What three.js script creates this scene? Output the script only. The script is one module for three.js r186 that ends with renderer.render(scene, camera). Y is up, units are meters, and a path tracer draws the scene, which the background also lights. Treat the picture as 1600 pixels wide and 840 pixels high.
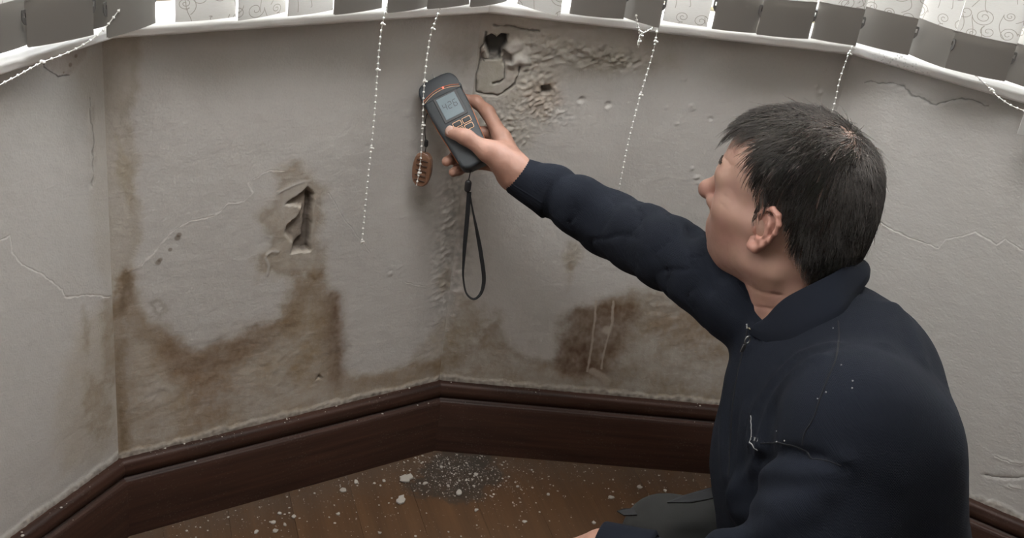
import * as THREE from 'three';
import { mergeGeometries, mergeVertices, toCreasedNormals } from 'three/addons/utils/BufferGeometryUtils.js';
import { RectAreaLightUniformsLib } from 'three/addons/lights/RectAreaLightUniformsLib.js';
import { RoundedBoxGeometry } from 'three/addons/geometries/RoundedBoxGeometry.js';

// ---------------------------------------------------------------- camera, sky, light, exposure
const scene = new THREE.Scene();
const camera = new THREE.PerspectiveCamera(2 * Math.atan(420 / 1894.2) * 180 / Math.PI, 1600 / 840, 0.05, 60);
{
  const pitch = 0.5026, roll = 0.1426;
  const fw = new THREE.Vector3(0, -Math.sin(pitch), -Math.cos(pitch)), rt = new THREE.Vector3(1, 0, 0);
  const up = new THREE.Vector3().crossVectors(rt, fw);
  const r2 = rt.clone().multiplyScalar(Math.cos(roll)).addScaledVector(up, Math.sin(roll));
  const u2 = up.clone().multiplyScalar(Math.cos(roll)).addScaledVector(rt, -Math.sin(roll));
  const m = new THREE.Matrix4().makeBasis(r2, u2, fw.clone().negate());
  camera.quaternion.setFromRotationMatrix(m);
  camera.position.set(0, 1.3736, 0);
}
scene.add(camera);
scene.background = new THREE.Color().setRGB(0.93, 0.97, 1.0);       // even overcast sky
scene.backgroundIntensity = 26;
RectAreaLightUniformsLib.init();
const lampLight = new THREE.RectAreaLight(new THREE.Color().setRGB(1, 0.985, 0.97), 17, 1.14, 0.54);   // the ceiling panel's light; the fitting itself is built with the room
scene.add(lampLight);
const renderer = new THREE.WebGLRenderer({ antialias: true });
renderer.toneMapping = THREE.LinearToneMapping;
renderer.toneMappingExposure = 1;
renderer.outputColorSpace = THREE.SRGBColorSpace;
renderer.shadowMap.enabled = true;

// ---------------------------------------------------------------- helpers
const V3 = (x, y, z) => new THREE.Vector3(x, y, z);
let seed = 12345;
const rnd = () => { seed = (seed * 1664525 + 1013904223) >>> 0; return seed / 4294967296; };
const rr = (a, b) => a + (b - a) * rnd();
const clamp = (x, a = 0, b = 1) => x < a ? a : x > b ? b : x;
const sst = (a, b, x) => { const t = clamp((x - a) / (b - a)); return t * t * (3 - 2 * t); };
const mix = (a, b, t) => a + (b - a) * t;
const PERM = new Uint8Array(512);
{ const p = []; for (let i = 0; i < 256; i++) p.push(i); for (let i = 255; i > 0; i--) { const j = Math.floor(rnd() * (i + 1)); [p[i], p[j]] = [p[j], p[i]]; } for (let i = 0; i < 512; i++) PERM[i] = p[i & 255]; }
function n3(x, y, z = 0) {                                             // gradient noise, about -1..1
  const X = Math.floor(x), Y = Math.floor(y), Z = Math.floor(z); x -= X; y -= Y; z -= Z;
  const u = x * x * x * (x * (x * 6 - 15) + 10), v = y * y * y * (y * (y * 6 - 15) + 10), w = z * z * z * (z * (z * 6 - 15) + 10);
  const g = (i, j, k) => {
    const h = PERM[(PERM[(PERM[(X + i) & 255] + Y + j) & 255] + Z + k) & 255] & 15, a = x - i, b = y - j, c = z - k;
    const p = h < 8 ? a : b, q = h < 4 ? b : (h === 12 || h === 14 ? a : c);
    return ((h & 1) ? -p : p) + ((h & 2) ? -q : q);
  };
  return mix(mix(mix(g(0, 0, 0), g(1, 0, 0), u), mix(g(0, 1, 0), g(1, 1, 0), u), v), mix(mix(g(0, 0, 1), g(1, 0, 1), u), mix(g(0, 1, 1), g(1, 1, 1), u), v), w);
}
const fbm = (x, y, z, o = 4) => { let s = 0, a = 0.5, f = 1; for (let i = 0; i < o; i++) { s += a * n3(x * f, y * f, z * f + i * 7.3); a *= 0.5; f *= 2.03; } return s; };
function polyD(P, x, y) {                                             // signed distance to a polygon [x, y, x, y, ...], negative inside
  let d = 1e9, s = 1; const n = P.length;
  for (let i = 0, j = n - 2; i < n; j = i, i += 2) {
    const ex = P[j] - P[i], ey = P[j + 1] - P[i + 1], wx = x - P[i], wy = y - P[i + 1];
    const t = clamp((wx * ex + wy * ey) / (ex * ex + ey * ey)), bx = wx - ex * t, by = wy - ey * t;
    d = Math.min(d, bx * bx + by * by);
    const c1 = y >= P[i + 1], c2 = y < P[j + 1], c3 = ex * wy > ey * wx;
    if ((c1 && c2 && c3) || (!c1 && !c2 && !c3)) s = -s;
  }
  return s * Math.sqrt(d);
}
function lineD(P, x, y) {
  let d = 1e9;
  for (let i = 0; i + 3 < P.length; i += 2) {
    const ex = P[i + 2] - P[i], ey = P[i + 3] - P[i + 1], wx = x - P[i], wy = y - P[i + 1];
    const t = clamp((wx * ex + wy * ey) / (ex * ex + ey * ey)), bx = wx - ex * t, by = wy - ey * t;
    d = Math.min(d, bx * bx + by * by);
  }
  return Math.sqrt(d);
}
const sRGB = v => v <= 0.0031308 ? v * 12.92 : 1.055 * Math.pow(v, 1 / 2.4) - 0.055;
function tex(w, h, f, srgb = true) {                                  // f(i, j) -> [r, g, b] linear (or one number); row 0 is at the bottom
  const d = new Uint8Array(w * h * 4);
  for (let j = 0; j < h; j++) for (let i = 0; i < w; i++) {
    const c = f(i, j), k = (j * w + i) * 4, r = c.length ? c : [c, c, c];
    for (let q = 0; q < 3; q++) d[k + q] = clamp(srgb ? sRGB(clamp(r[q])) : r[q]) * 255 + 0.5;
    d[k + 3] = 255;
  }
  const t = new THREE.DataTexture(d, w, h, THREE.RGBAFormat);
  t.magFilter = THREE.LinearFilter; t.minFilter = THREE.LinearMipmapLinearFilter; t.generateMipmaps = true; t.wrapS = t.wrapT = THREE.RepeatWrapping;
  if (srgb) t.colorSpace = THREE.SRGBColorSpace;
  t.needsUpdate = true; return t;
}
const lin = (r, g, b) => new THREE.Color().setRGB(r, g, b);
const std = (c, roughness, o = {}) => new THREE.MeshStandardMaterial({ color: c, roughness, ...o });
const used = {};
const numbered = n => { const k = used[n] = (used[n] ?? -1) + 1; return k ? `${n}_${String(k).padStart(3, '0')}` : n; };
function tag(o, label, category, group, kind) {
  if (label) o.userData.label = label; if (category) o.userData.category = category;
  if (group) o.userData.group = group; if (kind) o.userData.kind = kind; return o;
}
function mesh(name, g, m, parent = scene) {
  if (Array.isArray(g)) g = mergeGeometries(g.map(q => { q = q.index ? q.toNonIndexed() : q; for (const k of Object.keys(q.attributes)) if (!['position', 'normal', 'uv'].includes(k)) q.deleteAttribute(k); if (!q.attributes.uv) q.setAttribute('uv', new THREE.Float32BufferAttribute(new Float32Array(q.attributes.position.count * 2), 2)); return q; }));
  const o = new THREE.Mesh(g, m); o.name = parent === scene ? numbered(name) : name; o.castShadow = o.receiveShadow = true; parent.add(o); return o;
}
function base(name, p = V3(0, 0, 0), ry = 0) { const o = new THREE.Group(); o.name = numbered(name); o.position.copy(p); o.rotation.y = ry; scene.add(o); return o; }
const box = (x0, x1, y0, y1, z0, z1) => new THREE.BoxGeometry(x1 - x0, y1 - y0, z1 - z0).translate((x0 + x1) / 2, (y0 + y1) / 2, (z0 + z1) / 2);
function rbox(x0, x1, y0, y1, z0, z1, r = 0.002, s = 2) { return new RoundedBoxGeometry(x1 - x0, y1 - y0, z1 - z0, s, r).translate((x0 + x1) / 2, (y0 + y1) / 2, (z0 + z1) / 2); }
const tube = (pts, r, seg = 24, rs = 6, closed = false) => new THREE.TubeGeometry(new THREE.CatmullRomCurve3(pts, closed), seg, r, rs, closed);

// ---------------------------------------------------------------- the bay: four facets, each with its own frame (x along the wall, y up, z into the room)
const BAY = [[-0.8317, -0.8162], [-0.5601, -1.4602], [-0.1006, -1.7959], [0.4769, -1.8511], [1.0925, -1.5362]];
const SK = 0.1425, WT = 0.825, ST = 0.853, CEIL = 2.4, HEAD = 2.12;
const FAC = [0, 1, 2, 3].map(i => {
  const [px, pz] = BAY[i], [qx, qz] = BAY[i + 1], len = Math.hypot(qx - px, qz - pz), tx = (qx - px) / len, tz = (qz - pz) / len;
  return { px, pz, len, tx, tz, ry: Math.atan2(-tz, tx), nx: -tz, nz: tx };
});
FAC[0].u0 = FAC[0].len - 0.56;                                        // where the facets' own measures start
const fp = (i, u, y, z) => { const f = FAC[i]; u += f.u0 || 0; return V3(f.px + f.tx * u + f.nx * z, y, f.pz + f.tz * u + f.nz * z); };
function onFacet(o, i) { o.position.set(FAC[i].px, 0, FAC[i].pz); o.rotation.y = FAC[i].ry; return o; }
const E1 = [0.9357, -0.3528], E2 = [0.3528, 0.9357];
const rp = (a, b, y = 0) => V3(BAY[2][0] + E1[0] * a + E2[0] * b, y, BAY[2][1] + E1[1] * a + E2[1] * b);   // a along the window wall, b into the room
const RY = Math.atan2(-E1[1], E1[0]);

// ---------------------------------------------------------------- wall surface: what the plaster is, place by place (metres along the wall, metres up)
const B2 = (u, v, cu, cv, r) => Math.exp(-((u - cu) ** 2 + (v - cv) ** 2) / (r * r));
const crackL = [0.374,0.602,0.39,0.603,0.39,0.579,0.404,0.556,0.438,0.525,0.468,0.489,0.473,0.474,0.513,0.458,0.556,0.435];
const WALLS = [
  { stain: [ { p: [0.563,0.41,0.528,0.431,0.49,0.407,0.469,0.365,0.454,0.319,0.44,0.249,0.45,0.184,0.6,0.151,0.6,0.4], c: [0.89, 0.85, 0.78], w: 0.02, e: 0.012, mott: 0.9 },
      { p: [0.57,0.426,0.545,0.439,0.535,0.36,0.54,0.296,0.57,0.283], c: [0.75, 0.69, 0.61], w: 0.02, e: 0.006, mott: 1.2 },
      { p: [0.503,0.444,0.513,0.43,0.515,0.37,0.507,0.35,0.5,0.39], c: [0.77, 0.71, 0.63], w: 0.012, e: 0.004, mott: 0.7 },
      { p: [0.49,0.30,0.51,0.33,0.53,0.31,0.55,0.25,0.54,0.2,0.51,0.22], c: [0.81, 0.75, 0.67], w: 0.03, e: 0.006, mott: 1 },
      { p: [0.57,0.805,0.532,0.804,0.515,0.787,0.526,0.749,0.53,0.676,0.525,0.616,0.53,0.5,0.57,0.428], c: [0.92, 0.90, 0.86], w: 0.012, e: 0.006, mott: 0.6 },
      { p: [0.455,0.83,0.46,0.814,0.468,0.8,0.485,0.788,0.502,0.785,0.53,0.8,0.545,0.83], c: [0.84, 0.78, 0.74], w: 0.006, e: 0.003, mott: 0.6 } ],
    spot: [[0.505,0.797,0.0025],[0.515,0.806,0.003],[0.493,0.79,0.0015]],
    crack: [ { p: crackL, w: 0.0012, pale: 1 }, { p: [0.46,0.814,0.468,0.8,0.485,0.788,0.502,0.785], w: 0.001, pale: -1 }, { p: [0.535,0.745,0.538,0.68,0.533,0.62], w: 0.001, pale: -0.5 } ],
    bump: [ { u: 0.54, v: 0.7, a: 0.02, b: 0.12, amp: 0.0012, f: 70 }, { u: 0.53, v: 0.3, a: 0.05, b: 0.16, amp: 0.0012, f: 60 }, { u: 0.517, v: 0.72, a: 0.01, b: 0.008, amp: 0.003, f: 150 } ], dome: [] },
  { stain: [ { p: [0.003,0.83,0.051,0.82,0.047,0.744,0.03,0.7,0.042,0.652,0.038,0.594,0.046,0.553,0.038,0.493,0.024,0.475,0.037,0.44,-0.02,0.436,-0.02,0.83], c: [0.88, 0.84, 0.77], w: 0.012, e: 0.004, mott: 0.8, rim: 0.12 },
      { p: [0.015,0.68,0.03,0.64,0.036,0.59,0.03,0.56,0.02,0.6,0.012,0.64], c: [0.87, 0.83, 0.74], w: 0.01, e: 0.003, mott: 0.5 },
      { p: [-0.02,0.393,0.009,0.456,0.028,0.474,0.038,0.44,0.043,0.412,0.059,0.381,0.08,0.363,0.1,0.337,0.117,0.311,0.147,0.315,0.173,0.316,0.204,0.325,0.23,0.333,0.262,0.338,0.27,0.366,0.28,0.42,0.302,0.41,0.329,0.404,0.339,0.373,0.36,0.36,0.369,0.312,0.378,0.215,0.406,0.193,0.455,0.189,0.505,0.187,0.6,0.19,0.6,0.1,-0.02,0.1], c: [0.75, 0.66, 0.55], w: 0.016, e: 0.006, mott: 1.1, rim: 0.3, rimW: 0.022 },
      { p: [-0.01,0.39,0.02,0.40,0.03,0.46,0.02,0.47,0.0,0.44], c: [0.68, 0.61, 0.52], w: 0.012, e: 0.004, mott: 0.8 },
      { p: [0.0,0.36,0.02,0.36,0.014,0.3,0.012,0.22,0.02,0.15,0.0,0.15], c: [0.74, 0.68, 0.59], w: 0.01, e: 0.004, mott: 0.8 },
      { p: [0.342,0.37,0.362,0.36,0.369,0.312,0.377,0.209,0.366,0.183,0.354,0.24,0.347,0.292], c: [0.45, 0.34, 0.28], w: 0.012, e: 0.012, mott: 0.8, soft: 1 },
      { p: [0.117,0.315,0.147,0.315,0.209,0.322,0.25,0.33,0.241,0.29,0.185,0.265,0.164,0.176,0.127,0.17,0.11,0.251], c: [0.68, 0.57, 0.48], w: 0.03, e: 0.02, mott: 1.2 },
      { p: [0.08,0.36,0.117,0.30,0.107,0.26,0.07,0.3], c: [0.73, 0.62, 0.53], w: 0.02, e: 0.012, mott: 1 },
      { p: [0.243,0.597,0.283,0.602,0.324,0.562,0.318,0.52,0.321,0.463,0.334,0.415,0.319,0.395,0.259,0.416,0.222,0.423,0.214,0.455,0.228,0.471,0.241,0.489,0.223,0.519,0.214,0.531,0.234,0.544,0.249,0.563], c: [0.77, 0.71, 0.63], w: 0.02, e: 0.008, mott: 1.1, rim: 0.15 },
      { p: [0.285,0.44,0.33,0.42,0.345,0.37,0.35,0.25,0.29,0.2,0.26,0.33,0.275,0.4], c: [0.87, 0.82, 0.74], w: 0.02, e: 0.01, mott: 1 },
      { p: [0.573,0.267,0.55,0.26,0.526,0.224,0.505,0.19,0.6,0.14], c: [0.82, 0.76, 0.68], w: 0.02, e: 0.008, mott: 1.2 },
      { p: [0.565,0.40,0.545,0.36,0.55,0.32,0.57,0.33], c: [0.83, 0.78, 0.71], w: 0.014, e: 0.004, mott: 1 },
      { p: [0.5,0.83,0.52,0.75,0.56,0.72,0.6,0.83], c: [0.87, 0.85, 0.81], w: 0.03, e: 0.008, mott: 1 } ],
    ring: [{ p: [0.055,0.412,0.067,0.412,0.08,0.394,0.068,0.385,0.057,0.393], w: 0.004, c: 0.78 }, { p: [0.012,0.44,0.024,0.45,0.03,0.42,0.016,0.41], w: 0.004, c: 0.8 }],
    spot: [[0.067,0.477,0.004],[0.07,0.481,0.003],[0.085,0.495,0.0022],[0.096,0.512,0.0035],[0.098,0.517,0.003]],
    crack: [ { p: [0.044,0.478,0.084,0.521,0.116,0.537,0.151,0.538,0.172,0.557,0.196,0.557,0.209,0.569,0.202,0.584,0.233,0.6,0.256,0.599], w: 0.0013, pale: 1.3 }, { p: [0.02,0.472,0.044,0.478], w: 0.002, pale: 0.8 },
      { p: [0.33,0.55,0.36,0.5,0.41,0.43], w: 0.0008, pale: 0.3 }, { p: [0.48,0.36,0.52,0.345,0.545,0.35], w: 0.001, pale: 0.5 } ],
    hole: [{ p: [0.295,0.563,0.304,0.553,0.3045,0.5,0.3045,0.454,0.274,0.455,0.277,0.472,0.264,0.49,0.263,0.505,0.28,0.516,0.288,0.532,0.262,0.541,0.283,0.553], d: 0.011, c: [0.56, 0.49, 0.43], w: 0.004 },
      { p: [0.297,0.555,0.304,0.551,0.304,0.454,0.276,0.456,0.282,0.472,0.293,0.48,0.294,0.513], d: 0.020, c: [0.26, 0.22, 0.19], w: 0.004 },
      { p: [0.332,0.213,0.326,0.203,0.333,0.206,0.34,0.202], d: 0.006, c: [0.43, 0.39, 0.36], w: 0.001 }],
    bump: [ { u: 0.27, v: 0.5, a: 0.05, b: 0.1, amp: 0.004, f: 32 }, { u: 0.22, v: 0.26, a: 0.18, b: 0.1, amp: 0.0028, f: 38 }, { u: 0.02, v: 0.65, a: 0.025, b: 0.18, amp: 0.0016, f: 90 }, { u: 0.06, v: 0.25, a: 0.05, b: 0.1, amp: 0.002, f: 55 },
      { u: 0.56, v: 0.45, a: 0.035, b: 0.22, amp: 0.0022, f: 110, peb: 1 }, { u: 0.53, v: 0.2, a: 0.05, b: 0.06, amp: 0.002, f: 50 }, { u: 0.52, v: 0.79, a: 0.06, b: 0.03, amp: 0.0018, f: 70 }, { u: 0.46, v: 0.39, a: 0.03, b: 0.02, amp: 0.0025, f: 60 } ],
    dome: [[0.036,0.79,0.002],[0.044,0.7,0.0015],[0.52,0.6,0.002],[0.39,0.62,-0.002],[0.45,0.384,0.004]],
    ledge: [{ p: [0.234,0.46,0.241,0.465,0.251,0.461], w: 0.0018, h: 0.0014 }, { p: [0.232,0.455,0.238,0.439,0.236,0.425], w: 0.0018, h: 0.0014 }, { p: [0.25,0.562,0.275,0.572,0.3,0.575], w: 0.0015, h: 0.0008 }] },
  { stain: [ { p: [0.023,0.32,0.045,0.31,0.06,0.27,0.05,0.196,0.014,0.154,-0.02,0.15,0.0,0.24], c: [0.70, 0.63, 0.53], w: 0.02, e: 0.01, mott: 1.3 },
      { p: [-0.02,0.148,-0.02,0.2,0.034,0.21,0.07,0.25,0.09,0.29,0.11,0.24,0.158,0.201,0.201,0.209,0.204,0.277,0.226,0.318,0.274,0.337,0.308,0.369,0.37,0.366,0.426,0.366,0.487,0.347,0.6,0.3,0.6,0.1,-0.02,0.1], c: [0.68, 0.61, 0.52], w: 0.022, e: 0.01, mott: 1.2, rim: 0.12 },
      { p: [0.2,0.205,0.205,0.27,0.227,0.318,0.27,0.332,0.313,0.341,0.334,0.317,0.324,0.276,0.305,0.22,0.294,0.178,0.248,0.175], c: [0.53, 0.42, 0.35], w: 0.025, e: 0.012, mott: 1.1 },
      { p: [0.21,0.2,0.215,0.245,0.25,0.24,0.27,0.2,0.26,0.16,0.22,0.17], c: [0.65, 0.54, 0.46], w: 0.02, e: 0.012, mott: 1 },
      { p: [0.365,0.333,0.44,0.355,0.493,0.321,0.498,0.241,0.413,0.259,0.352,0.279], c: [0.78, 0.70, 0.63], w: 0.03, e: 0.015, mott: 1.2 },
      { p: [0.184,0.42,0.188,0.445,0.205,0.452,0.219,0.43,0.204,0.393,0.195,0.385], c: [0.77, 0.72, 0.64], w: 0.012, e: 0.005, mott: 1 },
      { p: [0.196,0.40,0.206,0.40,0.206,0.36,0.2,0.345,0.198,0.37], c: [0.84, 0.79, 0.73], w: 0.006, e: 0.004, mott: 0.8 },
      { p: [-0.03,0.83,-0.03,0.56,0.035,0.56,0.09,0.594,0.11,0.62,0.144,0.689,0.12,0.72,0.22,0.742,0.312,0.772,0.31,0.83], c: [0.86, 0.83, 0.77], w: 0.025, e: 0.012, mott: 1.2 },
      { p: [0.09,0.72,0.125,0.715,0.15,0.69,0.12,0.66,0.085,0.67], c: [0.91, 0.84, 0.80], w: 0.014, e: 0.006, mott: 0.8 },
      { p: [0.005,0.744,0.039,0.75,0.045,0.736,0.047,0.718,0.039,0.711,0.03,0.695,0.008,0.695], c: [0.88, 0.89, 0.84], w: 0.006, e: 0.004, mott: 0.9 } ],
    pale: [{ p: [0.254,0.334,0.26,0.256,0.261,0.188], w: 0.0022 }, { p: [0.283,0.337,0.288,0.292,0.285,0.272], w: 0.0025 }, { p: [0.286,0.268,0.284,0.23,0.285,0.197], w: 0.002 }, { p: [0.281,0.277,0.281,0.279], w: 0.009 }, { p: [0.27,0.19,0.29,0.18,0.3,0.17], w: 0.008 }],
    crack: [ { p: [0.041,0.75,0.045,0.736,0.047,0.718,0.039,0.711,0.03,0.708], w: 0.0014, pale: -1.2 }, { p: [0.069,0.74,0.069,0.732,0.064,0.71,0.056,0.702,0.04,0.688,0.02,0.689,0.005,0.693,0.002,0.72,0.006,0.745,0.041,0.75], w: 0.0014, pale: -1.3 },
      { p: [0.01,0.789,0.009,0.772,0.004,0.763,0.006,0.746,0.012,0.743], w: 0.0018, pale: -1.2 }, { p: [0.02,0.80,0.05,0.802,0.09,0.8], w: 0.002, pale: -0.8 } ],
    hole: [{ p: [0.012,0.766,0.010,0.778,0.018,0.786,0.027,0.78,0.034,0.788,0.042,0.788,0.043,0.777,0.036,0.765,0.037,0.752,0.03,0.749,0.02,0.752], d: 0.026, c: [0.06, 0.06, 0.065], w: 0.005 },
      { p: [0.038,0.764,0.054,0.757,0.055,0.745,0.041,0.744], d: 0.012, c: [0.54, 0.50, 0.48], w: 0.003 }, { p: [0.02,0.756,0.032,0.756,0.034,0.747,0.018,0.748], d: 0.012, c: [0.49, 0.47, 0.46], w: 0.003 },
      { p: [0.004,0.752,0.010,0.757,0.012,0.745,0.006,0.738], d: 0.009, c: [0.48, 0.44, 0.42], w: 0.003 },
      { p: [0.106,0.712,0.118,0.714,0.123,0.708,0.12,0.702,0.108,0.701], d: 0.018, c: [0.53, 0.49, 0.46], w: 0.003 } ],
    bump: [ { u: 0.16, v: 0.772, a: 0.1, b: 0.024, amp: 0.024, f: 75 }, { u: 0.21, v: 0.767, a: 0.06, b: 0.018, amp: 0.022, f: 95 }, { u: 0.05, v: 0.62, a: 0.05, b: 0.06, amp: 0.004, f: 175, peb: 1 }, { u: 0.1, v: 0.7, a: 0.04, b: 0.03, amp: 0.0045, f: 150, peb: 1 }, { u: 0.09, v: 0.735, a: 0.03, b: 0.03, amp: 0.018, f: 75 },
      { u: 0.12, v: 0.67, a: 0.05, b: 0.03, amp: 0.003, f: 160, peb: 1 }, { u: 0.02, v: 0.77, a: 0.03, b: 0.03, amp: 0.003, f: 60 }, { u: 0.42, v: 0.29, a: 0.13, b: 0.1, amp: 0.0032, f: 30 }, { u: 0.36, v: 0.33, a: 0.05, b: 0.035, amp: 0.0045, f: 36 }, { u: 0.03, v: 0.2, a: 0.06, b: 0.06, amp: 0.0025, f: 60 }, { u: 0.01, v: 0.4, a: 0.02, b: 0.18, amp: 0.0018, f: 100, peb: 1 },
      { u: 0.2, v: 0.42, a: 0.018, b: 0.03, amp: 0.0045, f: 80 }, { u: 0.29, v: 0.19, a: 0.04, b: 0.03, amp: 0.0025, f: 60 }, { u: 0.12, v: 0.2, a: 0.06, b: 0.02, amp: 0.0028, f: 70 } ],
    dome: [[0.173,0.697,-0.007],[0.168,0.69,0.004],[0.216,0.694,-0.006],[0.215,0.686,0.004],[0.327,0.748,0.004],[0.347,0.707,0.004],[0.35,0.701,0.003],[0.382,0.689,-0.004],[0.33,0.674,0.003],[0.197,0.66,0.002],[0.29,0.5,0.002],[0.544,0.789,0.004],[0.549,0.777,0.003],[0.538,0.761,0.004],[0.546,0.752,0.005],[0.31,0.7,0.002],[0.37,0.6,0.004],[0.38,0.585,0.005],[0.385,0.575,0.003]],
    ledge: [{ p: [0.056,0.745,0.065,0.752,0.075,0.75], w: 0.006, h: 0.006 }, { p: [0.05,0.764,0.06,0.774], w: 0.006, h: 0.004 }] },
  { stain: [], spot: [],
    crack: [ { p: [0.1,0.572,0.127,0.564,0.169,0.557,0.214,0.557,0.218,0.572,0.259,0.604,0.294,0.594,0.303,0.608,0.334,0.599,0.4,0.61], w: 0.0012, pale: 0.9 }, { p: [0.031,0.779,0.039,0.786,0.065,0.791,0.089,0.794,0.105,0.785,0.144,0.78,0.17,0.798,0.188,0.804,0.217,0.801], w: 0.0012, pale: -0.7 },
      { p: [0.404,0.236,0.43,0.237,0.448,0.244], w: 0.001, pale: 0.7 }, { p: [0.401,0.195,0.43,0.203,0.456,0.22], w: 0.001, pale: -0.6 }, { p: [0.439,0.193,0.464,0.196], w: 0.001, pale: 0.7 } ],
    bump: [ { u: 0.44, v: 0.215, a: 0.04, b: 0.03, amp: 0.0012, f: 50 } ],
    dome: [], ledge: [{ p: [0.404,0.236,0.43,0.237,0.448,0.244], w: 0.0015, h: 0.001 }, { p: [0.439,0.193,0.464,0.196], w: 0.0015, h: 0.001 }] },
];
const bb = P => { let a = [9, 9, -9, -9]; for (let i = 0; i < P.length; i += 2) a = [Math.min(a[0], P[i]), Math.min(a[1], P[i + 1]), Math.max(a[2], P[i]), Math.max(a[3], P[i + 1])]; return a; };
for (const W of WALLS) for (const k of ['stain', 'ring', 'pale', 'crack', 'hole', 'ledge']) for (const s of W[k] || []) s.bb = bb(s.p);
const near = (s, u, v, m) => u > s.bb[0] - m && u < s.bb[2] + m && v > s.bb[1] - m && v < s.bb[3] + m;
const PAINT = [0.50, 0.484, 0.462];
function plaster(i, u, v) {                                           // relief in metres and colour at one spot of wall i
  const W = WALLS[i], z = i * 31.7, len = FAC[i].len - (FAC[i].u0 || 0);
  let h = 0.0011 * fbm(u * 9, v * 9, z, 3) + 0.0004 * n3(u * 45, v * 60, z), f = 0.5 + 0.13 * n3(u * 420, v * 420, z) + 0.11 * n3(u * 130, v * 190, z);
  const br = 1 + 0.035 * fbm(u * 7, v * 7, z + 3, 4) + 0.02 * n3(u * 240, v * 240, z + 9);
  let c = [PAINT[0] * br, PAINT[1] * br, PAINT[2] * br];
  const wx = n3(u * 28, v * 28, z + 1) + 0.55 * n3(u * 75, v * 75, z + 2) + 0.3 * n3(u * 190, v * 190, z + 2.5), wm = fbm(u * 26, v * 26, z + 5, 4), wf = n3(u * 170, v * 110, z + 6);
  for (const s of W.stain) if (near(s, u, v, 0.04)) {
    const d = polyD(s.p, u, v) + s.w * 0.6 * wx, e = s.e * 1.7;
    const k = sst(e, -e, d); if (k <= 0) continue;
    let a = k * clamp(0.86 + s.mott * 0.6 * wm + 0.2 * wf, 0, 1.4);
    const rim = s.rim ? s.rim * Math.exp(-(((d + (s.rimW || 0.008)) / (s.rimW || 0.006)) ** 2)) : 0;
    for (let q = 0; q < 3; q++) c[q] *= mix(1, s.c[q], a) * (1 - rim * (0.7 + 0.3 * q * 0.5));
  }
  for (const s of W.ring || []) if (near(s, u, v, 0.03)) { const d = Math.abs(polyD(s.p, u, v) + 0.006 * wx); const k = Math.exp(-((d / s.w) ** 2)); for (let q = 0; q < 3; q++) c[q] *= mix(1, s.c * (1 - 0.05 * q), k); }
  for (const s of W.pale || []) if (near(s, u, v, 0.02)) { const k = sst(s.w * 1.2, s.w * 0.5, lineD(s.p, u + 0.001 * wx, v) + 0.0008 * wf) * 0.8; const t = [0.44, 0.38, 0.32]; for (let q = 0; q < 3; q++) c[q] = mix(c[q], t[q], k); }
  for (const [su, sv, r] of W.spot || []) { const k = sst(r * 1.4, r * 0.6, Math.hypot(u - su, (v - sv)) + r * 0.5 * wx); for (let q = 0; q < 3; q++) c[q] *= 1 - k * (0.4 + 0.05 * q); }
  for (const b of W.bump) { const m = Math.exp(-(((u - b.u + 0.006 * wx) / b.a) ** 2 + ((v - b.v + 0.006 * wx) / b.b) ** 2) * 1.3); if (m < 0.02) continue;
    if (b.peb) { const q = n3(u * b.f, v * b.f * 1.05, z + 8); h += 0.8 * b.amp * m * (Math.max(0, q) * 1.6 + 0.5 * Math.max(0, n3(u * b.f * 2.1, v * b.f * 2.1, z))); f += m * (0.3 * q + 0.32 * n3(u * 300, v * 300, z + 21)); c = c.map(x => x * (1 + 0.3 * m * clamp(q * 1.5, -1, 1))); }
    else { const q = fbm(u * b.f, v * b.f * 1.25, z + 8, 4); h += 0.27 * b.amp * m * (1.2 * q + 0.7 * (1 - Math.abs(2 * n3(u * b.f * 1.2, v * b.f * 1.6, z + 4))) - 0.3); f += m * (0.22 * q + clamp(b.amp * 45, 0, 1) * 0.3 * n3(u * 260, v * 300, z + 22)); }
  }
  for (const [du, dv, a] of W.dome || []) { const r = 0.0025 + Math.abs(a) * 0.36; h += a * 0.45 * sst(r * 1.5, 0, Math.hypot(u - du, (v - dv) * 1.1) + r * 0.25 * wx); }
  for (const s of W.ledge || []) if (near(s, u, v, 0.03)) { const k = sst(s.w * 2, s.w * 0.4, lineD(s.p, u + 0.0015 * wx, v + 0.0015 * wx)); h += s.h * k; for (let q = 0; q < 3; q++) c[q] = mix(c[q], PAINT[q] * 1.02, 0.6 * k); }
  for (const s of W.crack) if (near(s, u, v, 0.02)) { const vw = s.w * clamp(0.85 + 0.9 * n3(u * 95, v * 95, z + 14), 0.25, 1.8), k = sst(vw * 1.6, vw * 0.3, lineD(s.p, u + 0.0014 * wx, v + 0.0032 * n3(u * 48, v * 48, z + 12) + 0.0014 * n3(u * 150, v * 150, z + 13))); h += (s.pale > 0 ? 0.0008 : -0.003) * k; f -= k * 0.4; const t = s.pale > 0 ? 1 + 0.28 * s.pale * k : 1 + 0.62 * Math.max(s.pale, -1) * k; c = c.map(x => x * t); }
  for (const s of W.hole || []) if (near(s, u, v, 0.02)) { const d = polyD(s.p, u, v) + s.w * 0.6 * wx, k = sst(0.0014, -0.0014, d); h = mix(h, -s.d * 0.7 + 0.002 * fbm(u * 70, v * 70, z, 3), k); const m = clamp(k * (0.85 + 0.3 * wm)); for (let q = 0; q < 3; q++) c[q] = mix(c[q], PAINT[q] * s.c[q] * (0.85 + 0.5 * wm + 0.2 * wf), m); }
  // crumbled edge of bare plaster along the skirting
  const lt = SK + 0.008 + 0.006 * n3(u * 22, 3, z) + 0.004 * n3(u * 80, 5, z), kl = sst(lt + 0.004, lt - 0.002, v);
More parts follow.
